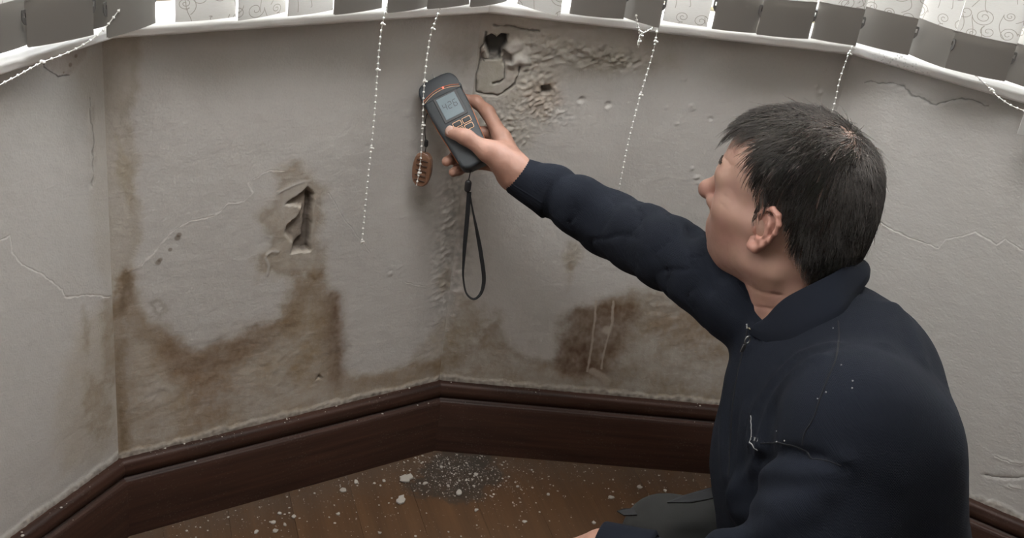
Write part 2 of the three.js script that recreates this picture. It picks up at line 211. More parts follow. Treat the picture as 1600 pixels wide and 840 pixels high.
  if (kl > 0) { h += kl * (0.0022 + 0.002 * fbm(u * 90, v * 90, z, 3)); const t = 0.9 + 0.5 * n3(u * 150, v * 150, z) + 0.3 * wf; for (let q = 0; q < 3; q++) c[q] = mix(c[q], [0.36, 0.325, 0.285][q] * t, 0.85 * kl); }
  h *= sst(0, 0.006, u) * sst(0, 0.006, len - u);
  return { h, c, f: clamp(f) };
}
const WALLNAME = ['wall_left', 'wall_back_left', 'wall_back_right', 'wall_right'];
const white = std(lin(0.72, 0.7, 0.67), 0.9);
FAC.forEach((F, i) => {
  const u0 = F.u0 || 0, L = F.len, S = 1100, tw = Math.round(0.62 * S), th = Math.round(WT * S), st = i === 1 || i === 2 ? 0.0022 : 0.004;
  const fine = new Uint8Array(tw * th);
  const map = tex(tw, th, (a, b) => { const p = plaster(i, (a + 0.5) / S, (b + 0.5) / S); fine[b * tw + a] = p.f * 255; return p.c; });
  const bump = tex(tw, th, (a, b) => fine[b * tw + a] / 255, false);
  const nx = Math.round(L / st), ny = Math.round(WT / st), pos = [], uv = [], idx = [];
  for (let b = 0; b <= ny; b++) for (let a = 0; a <= nx; a++) {
    const x = L * a / nx, y = WT * b / ny; pos.push(x, y, y < 0.1 ? 0 : plaster(i, x - u0, y).h); uv.push((x - u0) * S / tw, y * S / th);
  }
  for (let b = 0; b < ny; b++) for (let a = 0; a < nx; a++) { const k = b * (nx + 1) + a; idx.push(k, k + 1, k + nx + 2, k, k + nx + 2, k + nx + 1); }
  const g = new THREE.BufferGeometry(); g.setAttribute('position', new THREE.Float32BufferAttribute(pos, 3)); g.setAttribute('uv', new THREE.Float32BufferAttribute(uv, 2)); g.setIndex(idx); g.computeVertexNormals();
  const m = new THREE.MeshStandardMaterial({ map, bumpMap: bump, bumpScale: 0.0013, roughness: 0.82 });
  const w = onFacet(mesh(WALLNAME[i], g, m), i); tag(w, null, null, null, 'structure');
  const e = 0.26 * 0.27;
  mesh('wall_core', [box(i ? -e : 0, i < 3 ? L + e : L, 0, WT, -0.26, -0.021), box(i ? -e : 0, i < 3 ? L + e : L, 0, 0.09, -0.03, -0.0005)], white, w);
  mesh('lintel', box(i ? -e : 0, i < 3 ? L + e : L, HEAD, CEIL, -0.26, 0), white, w);
});

// ---------------------------------------------------------------- the rest of the room
const flat = (name, g, m) => tag(mesh(name, g, m), null, null, null, 'structure');
{
  const inner = [[-1.9, 0.563], [-1.9, 4.1], [1.95, 4.1], [1.95, 0.567]].map(([a, b]) => rp(a, b));
  const poly = [BAY[0], BAY[1], BAY[2], BAY[3], BAY[4], [inner[3].x, inner[3].z], [inner[2].x, inner[2].z], [inner[1].x, inner[1].z], [inner[0].x, inner[0].z]];
  const grown = [[-2.15, -0.28], [-2.15, 4.35], [2.2, 4.35], [2.2, -0.28]].map(([a, b]) => rp(a, b));
  const sh = new THREE.Shape(grown.map(p => new THREE.Vector2(p.x, -p.z)));
  const slab = (y0, y1) => new THREE.ExtrudeGeometry(sh, { depth: y1 - y0, bevelEnabled: false }).rotateX(-Math.PI / 2).translate(0, y0, 0);
  flat('ceiling', slab(CEIL, CEIL + 0.15), std(lin(0.75, 0.74, 0.72), 0.95));
  const wallM = std(lin(0.56, 0.53, 0.49), 0.9);
  const roomWall = (name, p, q, out) => {                              // thick wall between two inner points
    const d = V3().subVectors(q, p), L = d.length(), w = flat(name, box(-0.2, L + 0.2, 0, CEIL, out ? -0.2 : 0, out ? 0 : 0.2), wallM);
    w.position.copy(p); w.rotation.y = Math.atan2(-d.z, d.x); return w;
  };
  roomWall('wall_far_left', inner[0], inner[1], false); roomWall('wall_rear', inner[1], inner[2], false); roomWall('wall_far_right', inner[2], inner[3], false);
  const fl = V3(BAY[0][0], 0, BAY[0][1]), fr = V3(BAY[4][0], 0, BAY[4][1]);
  const front = (name, p, q, a, b) => { const d = V3().subVectors(q, p), L = d.length(), w = flat(name, box(a, L + b, 0, CEIL, -0.26, 0), wallM); w.position.copy(p); w.rotation.y = Math.atan2(-d.z, d.x); };
  front('wall_front_left', inner[0], fl, -0.2, 0); front('wall_front_right', fr, inner[3], 0, 0.2);
  // floor: boards running towards the window, over a slab
  flat('floor', slab(-0.2, -0.012), std(lin(0.05, 0.035, 0.025), 0.9));
  const floorO = scene.getObjectByName('floor');
  const dirt = [-0.125, -1.664, -0.11, -1.735, -0.067, -1.79, 0.004, -1.79, 0.04, -1.735, 0.001, -1.665, -0.063, -1.634];
  const S = 900, W = 1000, H = 900, X0 = -0.62, Z0 = -1.86;
  const wood = (x, z, id) => {
    const a = (x - BAY[2][0]) * E1[0] + (z - BAY[2][1]) * E1[1], b = (x - BAY[2][0]) * E2[0] + (z - BAY[2][1]) * E2[1];
    const g = fbm(a * 60, b * 3.2, id * 5.1, 4), g2 = n3(a * 380, b * 9, id), t = 0.85 + 0.4 * g + 0.12 * g2;
    return [0.108 * t, 0.053 * t, 0.022 * t];
  };
  const map = tex(W, H, (i, j) => {
    const x = X0 + i / S, z = Z0 + (H - 1 - j) / S, a = (x - BAY[2][0]) * E1[0] + (z - BAY[2][1]) * E1[1], id = Math.floor((a + 5) / 0.105);
    let c = wood(x, z, id);
    const wx = n3(x * 22, z * 22, 3) + 0.6 * n3(x * 60, z * 60, 4) + 0.4 * n3(x * 170, z * 170, 5), gr = n3(x * 420, z * 420, 6);
    let wallD = 9;                                                    // fallen plaster dust lies thickest where it fell, close to the skirting
    for (const f of FAC) { const px = x - f.px, pz = z - f.pz; wallD = Math.min(wallD, px * f.nx + pz * f.nz); }
    const k1 = sst(0.13, 0.02, wallD + 0.05 * wx) * clamp(0.55 + 0.5 * wx + 0.5 * gr) * 0.75, k1b = clamp(0.25 * wx + 0.5 * gr - 0.25) * sst(0.3, 0.1, wallD + 0.04 * wx);
    c = c.map((q, n) => mix(q, [0.085, 0.068, 0.054][n], clamp(k1 + k1b)));
    const d = polyD(dirt, x, z) + 0.026 * wx, k2 = sst(0.012, -0.012, d) * clamp(0.85 + 0.4 * gr + 0.2 * wx);
    c = c.map((q, n) => mix(q, [0.032, 0.027, 0.022][n], clamp(k2 * 0.92)));
    const sp = n3(x * 260, z * 260, 9) + 0.5 * n3(x * 90, z * 90, 10), k3 = sst(0.62, 0.85, sp + 0.25 * k2 + 0.2 * k1);
    return c.map((q, n) => mix(q, [0.3, 0.275, 0.245][n], k3 * 0.7));
  });
  const fm = new THREE.MeshStandardMaterial({ map, roughness: 0.55 });
  const far = new THREE.MeshStandardMaterial({ map: tex(512, 512, (i, j) => wood(i / 512 * 0.5, j / 512 * 0.5 + 3, Math.floor(i / 128))), roughness: 0.5 });
  const n = Math.round(4.1 / 0.105);
  for (let k = -19; k < 20; k++) {
    const a0 = Math.floor(5 / 0.105) * 0.105 - 5 + k * 0.105, close = k > -9 && k < 12;
    for (const [b0, b1] of close ? [[-0.02, 1.4], [1.4003, 4.2]] : [[-0.02, 4.2]]) {
      const g = rbox(a0 + 0.0001, a0 + 0.1049, -0.012, 0, b0, b1, 0.0005, 1), p = g.attributes.position, q = g.attributes.uv;
      for (let v = 0; v < p.count; v++) {
        const P = rp(p.getX(v), p.getZ(v), p.getY(v)); p.setXYZ(v, P.x, P.y, P.z);
        if (b0 < 1) q.setXY(v, (P.x - X0) * S / W, 1 - (P.z - Z0) * S / H); else q.setXY(v, p.getX(v) * 2, p.getZ(v) * 2);
      }
      g.computeVertexNormals(); mesh('floorboard', g, b0 < 1 && close ? fm : far, floorO);
    }
  }
  const ground = flat('ground', new THREE.CylinderGeometry(30, 30, 0.1, 48).translate(0, -0.45, 0), std(lin(0.16, 0.17, 0.13), 1)); ground.name = 'ground';
}

// ---------------------------------------------------------------- ceiling panel light over the bay
{
  const c = rp(-0.25, 0.98, CEIL), l = base('ceiling_light', c, RY); tag(l, 'flat white ceiling light panel with a slim frame, above the bay', 'ceiling light');
  const fr = std(lin(0.7, 0.7, 0.7), 0.5), t = 0.02;
  mesh('frame', [rbox(-0.6, 0.6, -0.03, -0.001, -0.3, -0.3 + t), rbox(-0.6, 0.6, -0.03, -0.001, 0.3 - t, 0.3), rbox(-0.6, -0.6 + t, -0.03, -0.001, -0.3 + t, 0.3 - t), rbox(0.6 - t, 0.6, -0.03, -0.001, -0.3 + t, 0.3 - t)], fr, l);
  mesh('diffuser', box(-0.58, 0.58, -0.022, -0.012, -0.28, 0.28), std(lin(0.8, 0.8, 0.8), 0.6, { emissive: lin(1, 0.95, 0.88), emissiveIntensity: 1 }), l);
  lampLight.position.set(c.x, CEIL - 0.034, c.z); lampLight.rotation.set(0, 0, 0); lampLight.lookAt(c.x, 0, c.z); lampLight.rotateZ(RY);
}

// ---------------------------------------------------------------- sills, skirting, windows
function mitred(profile, L, ta, tb, seg = 1, jig) {                    // sweep a (z, y) profile along a facet, both ends cut to the corner
  const pos = [], uv = [], idx = [], n = profile.length; let acc = 0; const run = [0];
  for (let k = 1; k < n; k++) { acc += Math.hypot(profile[k][0] - profile[k - 1][0], profile[k][1] - profile[k - 1][1]); run.push(acc); }
  for (let s = 0; s <= seg; s++) for (let k = 0; k < n; k++) {
    const [z, y] = profile[k], a = z * ta, b = L - z * tb, x = mix(a, b, s / seg), j = jig ? jig(x, z, y) : 0;
    pos.push(x, y + j, z + j * 0.5); uv.push(x, run[k]);
  }
  for (let s = 0; s < seg; s++) for (let k = 0; k < n - 1; k++) { const a = s * n + k, b = a + n; idx.push(a, b, a + 1, a + 1, b, b + 1); }
  const cap = (s, flip) => { const o = s * n, c = pos.length / 3; let cx = 0, cy = 0, cz = 0; for (let k = 0; k < n; k++) { cx += pos[(o + k) * 3]; cy += pos[(o + k) * 3 + 1]; cz += pos[(o + k) * 3 + 2]; } pos.push(cx / n, cy / n, cz / n); uv.push(0, 0); for (let k = 0; k < n - 1; k++) flip ? idx.push(c, o + k + 1, o + k) : idx.push(c, o + k, o + k + 1); };
  cap(0, false); cap(seg, true);
  let g = new THREE.BufferGeometry(); g.setAttribute('position', new THREE.Float32BufferAttribute(pos, 3)); g.setAttribute('uv', new THREE.Float32BufferAttribute(uv, 2)); g.setIndex(idx);
  return toCreasedNormals(g, 0.7);
}
const TA = 0.27, ends = i => [i ? TA : 0, i < 3 ? TA : 0];
{
  const sillProf = [[-0.11, WT], [-0.11, ST]]; for (let k = 0; k <= 10; k++) { const a = Math.PI / 2 - Math.PI * k / 10; sillProf.push([0.021 + 0.0125 * Math.cos(a), (WT + ST) / 2 + 0.0135 * Math.sin(a)]); } sillProf.push([-0.11, WT]);
  sillProf.reverse();
  const smap = tex(1024, 256, (i, j) => { const x = i / 1024, y = j / 256 * 0.32; const m = sst(0.3, 0.6, fbm(x * 9, y * 20, 2, 3) + 0.75 * Math.exp(-(((x - 0.075) / 0.05) ** 2)) * sst(0.12, 0.135, y)) * sst(0.35, 0.7, n3(x * 420, y * 420, 1) + 0.6 * n3(x * 130, y * 130, 5) + 0.1); const t = 0.83 + 0.03 * fbm(x * 30, y * 90, 3, 3); return [t * (1 - 0.45 * m), t * (0.99 - 0.45 * m), t * (0.97 - 0.45 * m)]; });
  const sbump = tex(512, 256, (i, j) => 0.5 + 0.6 * fbm(i / 512 * 14, j / 256 * 40, 7, 4), false);
  smap.repeat.set(1, 1 / 0.32); sbump.repeat.set(1, 1 / 0.32);
  const sm = new THREE.MeshStandardMaterial({ map: smap, bumpMap: sbump, bumpScale: 0.0012, roughness: 0.38 });
  const clean = new THREE.MeshStandardMaterial({ color: lin(0.9, 0.895, 0.885), bumpMap: sbump, bumpScale: 0.0012, roughness: 0.38 });
  const skProf = [[0, SK], [0.007, SK], [0.0125, 0.1405], [0.0155, 0.1365], [0.0172, 0.131], [0.0172, 0.1245], [0.0155, 0.119], [0.012, 0.1155], [0.0115, 0.1125], [0.0132, 0.1105], [0.0172, 0.1098], [0.0205, 0.108], [0.022, 0.1045], [0.022, 0.0], [0, 0], [0, SK]].reverse();
  const wmap = tex(1024, 512, (i, j) => { const x = i / 1024 * 0.7, y = j / 512 * 0.2, g = fbm(x * 5, y * 110, 4, 4), d = sst(0.42, 0.6, n3(x * 300, y * 300, 3) + 0.55 * fbm(x * 12, y * 30, 8, 3)), t = 0.8 + 0.8 * g; return [mix(0.048 * t, 0.12, d * 0.3), mix(0.020 * t, 0.10, d * 0.3), mix(0.0125 * t, 0.085, d * 0.3)]; });
  wmap.repeat.set(1 / 0.7, 1 / 0.2);
  const km = new THREE.MeshPhysicalMaterial({ map: wmap, roughness: 0.6, specularIntensity: 0.6, clearcoat: 0.12, clearcoatRoughness: 0.4 });
  const side = ['left', 'back_left', 'back_right', 'right'];
  const frameM = std(lin(0.8, 0.8, 0.79), 0.35), sealM = std(lin(0.34, 0.3, 0.2), 0.9), glassM = new THREE.MeshPhysicalMaterial({ color: 0xffffff, roughness: 0, transmission: 1, thickness: 0, ior: 1.45 });
  FAC.forEach((F, i) => {
    const [ta, tb] = ends(i), L = F.len;
    tag(onFacet(mesh(`trim_${i + 1}`, mitred(sillProf, L - 0.0006, ta, tb, 60, (x, z, y) => 0.0006 * n3(x * 25, z * 40, i * 3)), i === 3 ? sm : clean), i), null, null, null, 'structure');
    const sk = tag(onFacet(mesh(`baseboard_${side[i]}`, mitred(skProf, L, ta, tb, 1), km), i), null, null, null, 'structure');
    // window: frame of separate bars, pane and sealant bead
    const w = onFacet(new THREE.Group(), i); w.name = `window_${i + 1}`; w.userData.kind = 'structure'; scene.add(w);
    const j0 = i ? 0.0 : 0.0, e = 0.1 * TA;
    for (const [x0, x1] of [[-(i ? e : 0), 0.045], [L - 0.045, L + (i < 3 ? e : 0)]]) mesh('jamb', rbox(x0, x1, ST - 0.002, HEAD, -0.1, -0.035, 0.004), frameM, w);
    for (const [y0, y1] of [[ST, ST + 0.055], [1.72, 1.77], [HEAD - 0.05, HEAD]]) mesh('rail', rbox(0.045, L - 0.045, y0, y1, -0.1, -0.035, 0.004), frameM, w);
    mesh('pane', new THREE.PlaneGeometry(L - 0.09, HEAD - ST - 0.1).translate(L / 2, (HEAD + ST) / 2, -0.068), glassM, w);
    mesh('sealant', tube(Array.from({ length: 14 }, (_, k) => V3(0.02 + (L - 0.04) * k / 13, ST + 0.002 + 0.001 * n3(k * 3.1, i, 2), -0.034)), 0.0035, 60, 6), sealM, w);
  });
}

// ---------------------------------------------------------------- vertical blinds
{
  const cv = document.createElement('canvas'); cv.width = 512; cv.height = 2048; const cx = cv.getContext('2d');
  cx.fillStyle = '#a29f9a'; cx.fillRect(0, 0, 512, 2048);
  for (let k = 0; k < 9000; k++) { cx.fillStyle = `rgba(${rnd() < 0.5 ? '190,186,178' : '120,115,106'},0.10)`; cx.fillRect(rnd() * 512, rnd() * 2048, rr(6, 40), 1.2); }
  cx.strokeStyle = '#77726a'; cx.lineWidth = 5; cx.lineCap = 'round';
  const spiral = (x, y, r, a0, dir, turns, sq) => { cx.beginPath(); for (let t = 0; t <= 1; t += 0.012) { const a = a0 + dir * t * turns * 6.283, q = r * (1 - 0.86 * t); const X = x + Math.cos(a) * q, Y = y + Math.sin(a) * q * sq; t ? cx.lineTo(X, Y) : cx.moveTo(X, Y); } cx.stroke(); };
  for (let row = 0; row < 12; row++) for (let col = 0; col < 3; col++) {
    const x = col * 190 + rr(30, 110) + (row % 2 ? 40 : -30), y = row * 172 + rr(40, 120), d = rnd() < 0.5 ? 1 : -1, a = rr(0, 6.28), r = rr(48, 92);
    spiral(x, y, r, a, d, rr(1.4, 2.1), 0.8);
    cx.beginPath(); const ex = x + Math.cos(a) * r, ey = y + Math.sin(a) * r * 0.72; cx.moveTo(ex, ey); cx.bezierCurveTo(ex - d * 60 * Math.sin(a), ey + d * 60 * Math.cos(a), ex + rr(-90, 90), ey + rr(60, 150), ex + rr(-60, 60), ey + rr(130, 210)); cx.stroke();
  }
  const pmap = new THREE.CanvasTexture(cv); pmap.colorSpace = THREE.SRGBColorSpace; pmap.wrapS = pmap.wrapT = THREE.RepeatWrapping;
  const fabric = new THREE.MeshPhysicalMaterial({ map: pmap, roughness: 1, transmission: 0.135, thickness: 0, side: THREE.DoubleSide });
  const pocketM = new THREE.MeshPhysicalMaterial({ color: lin(0.2, 0.185, 0.165), roughness: 1, transmission: 0.3, thickness: 0, side: THREE.DoubleSide });
  const plateM = std(lin(0.27, 0.255, 0.235), 0.7), hookM = std(lin(0.1, 0.095, 0.09), 0.6), railM = std(lin(0.75, 0.75, 0.73), 0.4), carM = std(lin(0.6, 0.6, 0.58), 0.5);
  const BOT = 0.858, TOP = 2.165;
  const sheet = (w, y0, y1, z, bow, uo, ny) => {                        // a strip of cloth with a slight bow across
    const g = new THREE.PlaneGeometry(w, y1 - y0, 10, ny), p = g.attributes.position, q = g.attributes.uv;
    for (let v = 0; v < p.count; v++) { const x = p.getX(v), y = p.getY(v) + (y0 + y1) / 2; p.setXYZ(v, x, y - y0 + y0, z + bow * (1 - (2 * x / w) ** 2)); q.setXY(v, (x / 0.089 + 0.5) * 0.98 + uo, y * 2.75 + uo * 3.7); }
    g.computeVertexNormals(); return g;
  };
  const hookShape = new THREE.Shape([[0, -0.011], [0.004, -0.009], [0.0065, -0.004], [0.0065, 0.006], [0.0055, 0.008], [0, 0.008]].map(p => new THREE.Vector2(...p)));
  hookShape.holes.push(new THREE.Path([[0.002, -0.001], [0.0045, -0.001], [0.0045, 0.0045], [0.002, 0.0045]].map(p => new THREE.Vector2(...p))));
  const hookG = new THREE.ExtrudeGeometry(hookShape, { depth: 0.0016, bevelEnabled: false });
  // facet, [along, out] at both lower corners, weight plate or not, what it looks like
  const SLATS = [
    [0, 0.33, 0.033, 0.407, 0.036, 1, 'grey vertical blind slat cut by the left edge of the picture, nearest the frame edge'], [0, 0.398, 0.044, 0.482, 0.062, 1, 'wide grey vertical blind slat in the left window with a bead chain trailing across it'], [0, 0.470, 0.04, 0.53, 0.05, 1, 'narrow strip of grey blind slat mostly behind the smooth corner slat, left window'], [0, 0.485, 0.081, 0.567, 0.081, 1, 'plain light grey blind slat hanging proud over the left sill joint'],
    [1, 0.073, 0.068, 0.154, 0.062, 0, 'swirl patterned blind slat right beside the gap that shows the white window frame'], [1, 0.151, 0.078, 0.226, 0.055, 0, 'second swirl patterned blind slat to the right of the gap showing the window frame'], [1, 0.221, 0.073, 0.293, 0.058, 0, 'third swirl patterned blind slat, between two patterned slats and the plain grey ones'], [1, 0.285, 0.078, 0.364, 0.062, 1, 'plain grey blind slat just left of the longest bead chain'], [1, 0.362, 0.084, 0.432, 0.068, 1, 'plain grey blind slat just right of the longest bead chain'], [1, 0.427, 0.079, 0.5, 0.069, 1, 'grey blind slat above the bead chain that falls to the moisture meter'], [1, 0.495, 0.082, 0.566, 0.066, 1, 'grey blind slat next to the central sill corner, left of it'],
    [2, 0.047, 0.065, 0.108, 0.105, 0, 'steeply turned patterned blind slat over the central sill corner above the black hole'], [2, 0.123, 0.084, 0.203, 0.080, 1, 'dark grey blind slat between the narrow bright gap and the knotted short chain'], [2, 0.207, 0.072, 0.249, 0.101, 1, 'narrow turned grey blind slat with the short knotted bead chain hanging under it'], [2, 0.263, 0.066, 0.329, 0.072, 0, 'swirl patterned blind slat just right of the long chain that ends behind the arm'], [2, 0.335, 0.078, 0.403, 0.074, 1, 'first of the three brown grey blind slats with clips above the man\'s forehead'], [2, 0.402, 0.080, 0.482, 0.073, 1, 'middle of the three brown grey blind slats with clips above the man\'s head'], [2, 0.487, 0.068, 0.553, 0.080, 1, 'brown grey blind slat over the right sill joint with a bead chain under its corner'],
    [3, 0.016, 0.066, 0.093, 0.056, 1, 'light grey blind slat above the black mould specks on the right sill'], [3, 0.091, 0.049, 0.15, 0.069, 1, 'narrow turned pale blind slat right of the mould specks on the sill'], [3, 0.150, 0.068, 0.233, 0.053, 1, 'wide blind slat with a dark brown weight pocket in the right window'], [3, 0.231, 0.046, 0.305, 0.056, 1, 'blind slat at the right edge of the picture above the drooping chain'],
  ];
  SLATS.forEach(([i, u0, z0, u1, z1, plate, label], n) => {
    const a = fp(i, u0, 0, z0), b = fp(i, u1, 0, z1), w = 0.089, d = V3().subVectors(b, a), mid = a.clone().lerp(b, 0.5), hid = d.length();
    const s = base('vertical_blind', V3(mid.x, BOT, mid.z), Math.atan2(-d.z, d.x));
    tag(s, label, 'blind', 'slats of the vertical blinds');
    const uo = n * 0.37, wd = Math.min(w, Math.max(hid, 0.06)), bow = (n % 2 ? 0.0025 : 0.0035);
    mesh('fabric', sheet(wd, plate ? 0.054 : 0.0, TOP - BOT, 0, bow, uo, 6), fabric, s);
    if (plate) {
      mesh('weight_pocket', [sheet(wd, 0, 0.056, 0.0012, bow, uo, 1), sheet(wd, 0, 0.056, -0.0012, bow, uo, 1), new THREE.CylinderGeometry(0.0011, 0.0011, wd, 6).rotateZ(Math.PI / 2).translate(0, 0.055, 0.001)], pocketM, s);
      const pg = new THREE.BoxGeometry(wd - 0.003, 0.044, 0.0012, 8, 1, 1), p = pg.attributes.position; for (let v = 0; v < p.count; v++) p.setZ(v, p.getZ(v) + bow * (1 - (2 * p.getX(v) / wd) ** 2) + 0.0002); pg.translate(0, 0.0232, 0); pg.computeVertexNormals();
      const pl = mesh('weight_plate', pg, plateM, s);
      mesh('clip', hookG.clone().translate(wd / 2 - 0.002, 0.036, -0.0006), hookM, pl); mesh('clip', hookG.clone().rotateY(Math.PI).translate(-wd / 2 + 0.002, 0.036, 0.0006), hookM, pl);
    }
    mesh('hanger', [box(-0.012, 0.012, TOP - BOT - 0.006, TOP - BOT + 0.014, 0.0005, 0.0035), box(-0.002, 0.002, TOP - BOT + 0.01, TOP - BOT + 0.0225, -0.001, 0.0025)], carM, s);
  });
  const hl = ['headrail of the vertical blind over the left window', 'headrail of the vertical blind over the window left of centre', 'headrail of the vertical blind over the window right of centre', 'headrail of the vertical blind over the right window'];
  for (let i = 0; i < 4; i++) { const L = FAC[i].len, h = onFacet(mesh('blind_headrail', rbox(i ? 0.03 : 0.01, L - (i < 3 ? 0.03 : 0.01), 2.187, 2.225, 0.0, 0.105, 0.004), railM), i); tag(h, hl[i], 'blind rail'); }

  // bead chains left hanging from the lower edges of the slats
  const beadM = std(lin(0.72, 0.71, 0.68), 0.35);
  function chain(pts, label, opt = {}) {
    const curve = new THREE.CatmullRomCurve3(pts), len = curve.getLength(), top = pts[0], c = base('bead_chain', top);
    const cord = new THREE.TubeGeometry(curve, Math.max(12, Math.round(len / 0.008)), 0.0006, 5).translate(-top.x, -top.y, -top.z);
    const beads = [], sp = 0.0098, ball = new THREE.SphereGeometry(0.0018, 8, 6);
    for (let s = 0.003; s < len; s += sp) { const p = curve.getPointAt(s / len).sub(top); beads.push(ball.clone().translate(p.x, p.y, p.z)); }
    for (const t of opt.knots || []) { const p = curve.getPointAt(t).sub(top); beads.push(new THREE.CapsuleGeometry(0.0014, 0.005, 3, 7).rotateZ(1.3 + t).translate(p.x + 0.001, p.y, p.z), new THREE.SphereGeometry(0.0024, 8, 6).translate(p.x, p.y + 0.001, p.z)); }
    mesh('cord', cord, beadM, c); mesh('beads', beads, beadM, c);
    tag(c, label, 'chain', 'bead chains hanging from the blinds'); return c;
  }
  const F = (i, l) => l.map(([u, y, z = 0.05]) => fp(i, u, y, z));
  chain(F(1, [[0.374,0.90,0.064],[0.374,0.862,0.06],[0.374,0.828],[0.372,0.795],[0.372,0.682],[0.369,0.579],[0.367,0.479]]), 'longest white bead chain hanging straight down the wall, left of the meter', { knots: [0.17, 0.33, 0.62, 0.99] });
  chain(F(1, [[0.454,0.857,0.07],[0.453,0.803],[0.451,0.725],[0.455,0.663],[0.457,0.599],[0.454,0.567]]), 'bead chain that falls past the left side of the moisture meter', { knots: [0.14, 0.42, 0.66, 0.93] });
  chain(F(2, [[0.217,0.872,0.098],[0.227,0.847,0.08],[0.236,0.831,0.06],[0.237,0.816,0.05],[0.2375,0.808,0.05]]), 'short bead chain knotted at its end below the sill', { knots: [0.6, 0.75, 0.9] });
  chain(F(2, [[0.246,0.858,0.1],[0.246,0.849,0.085],[0.242,0.838,0.065],[0.2375,0.8315,0.0575]]), 'very short broken bead chain meeting the knot of the short chain');
  chain(F(2, [[0.262,0.9,0.075],[0.262,0.876,0.06],[0.261,0.855],[0.261,0.805],[0.254,0.732],[0.249,0.656],[0.248,0.573]]), 'long bead chain ending behind the outstretched sleeve', { knots: [0.26, 0.52] });
  chain(F(2, [[0.552,0.859,0.08],[0.556,0.849,0.06],[0.556,0.824],[0.554,0.793],[0.556,0.751],[0.554,0.70]]), 'bead chain hanging behind the crown of the man\'s head', { knots: [0.22] });
  chain(F(0, [[0.502,0.891,0.086],[0.476,0.867,0.08],[0.449,0.852,0.07],[0.431,0.844,0.06],[0.412,0.838],[0.382,0.833],[0.363,0.830],[0.335,0.83],[0.325,0.86,0.035]]), 'bead chain drooping across the left sill at the picture edge', { knots: [0.5] });
  chain(F(3, [[0.192,0.859,0.062],[0.210,0.845],[0.231,0.833],[0.252,0.826],[0.270,0.824],[0.285,0.824]]), 'bead chain drooping over the right sill under the last slats', { knots: [0.35] });
  const cw = base('chain_weight', fp(3, 0.281, 0.80, 0.05), FAC[3].ry); tag(cw, 'grey flat plate at the chain end, cut by the right picture edge', 'weight');
  mesh('plate', rbox(-0.009, 0.05, -0.012, 0.023, -0.0015, 0.0015, 0.0012), std(lin(0.4, 0.39, 0.37), 0.7), cw); mesh('tab', hookG.clone().rotateZ(Math.PI / 2).translate(0.006, 0.0235, -0.0008), hookM, cw);
}

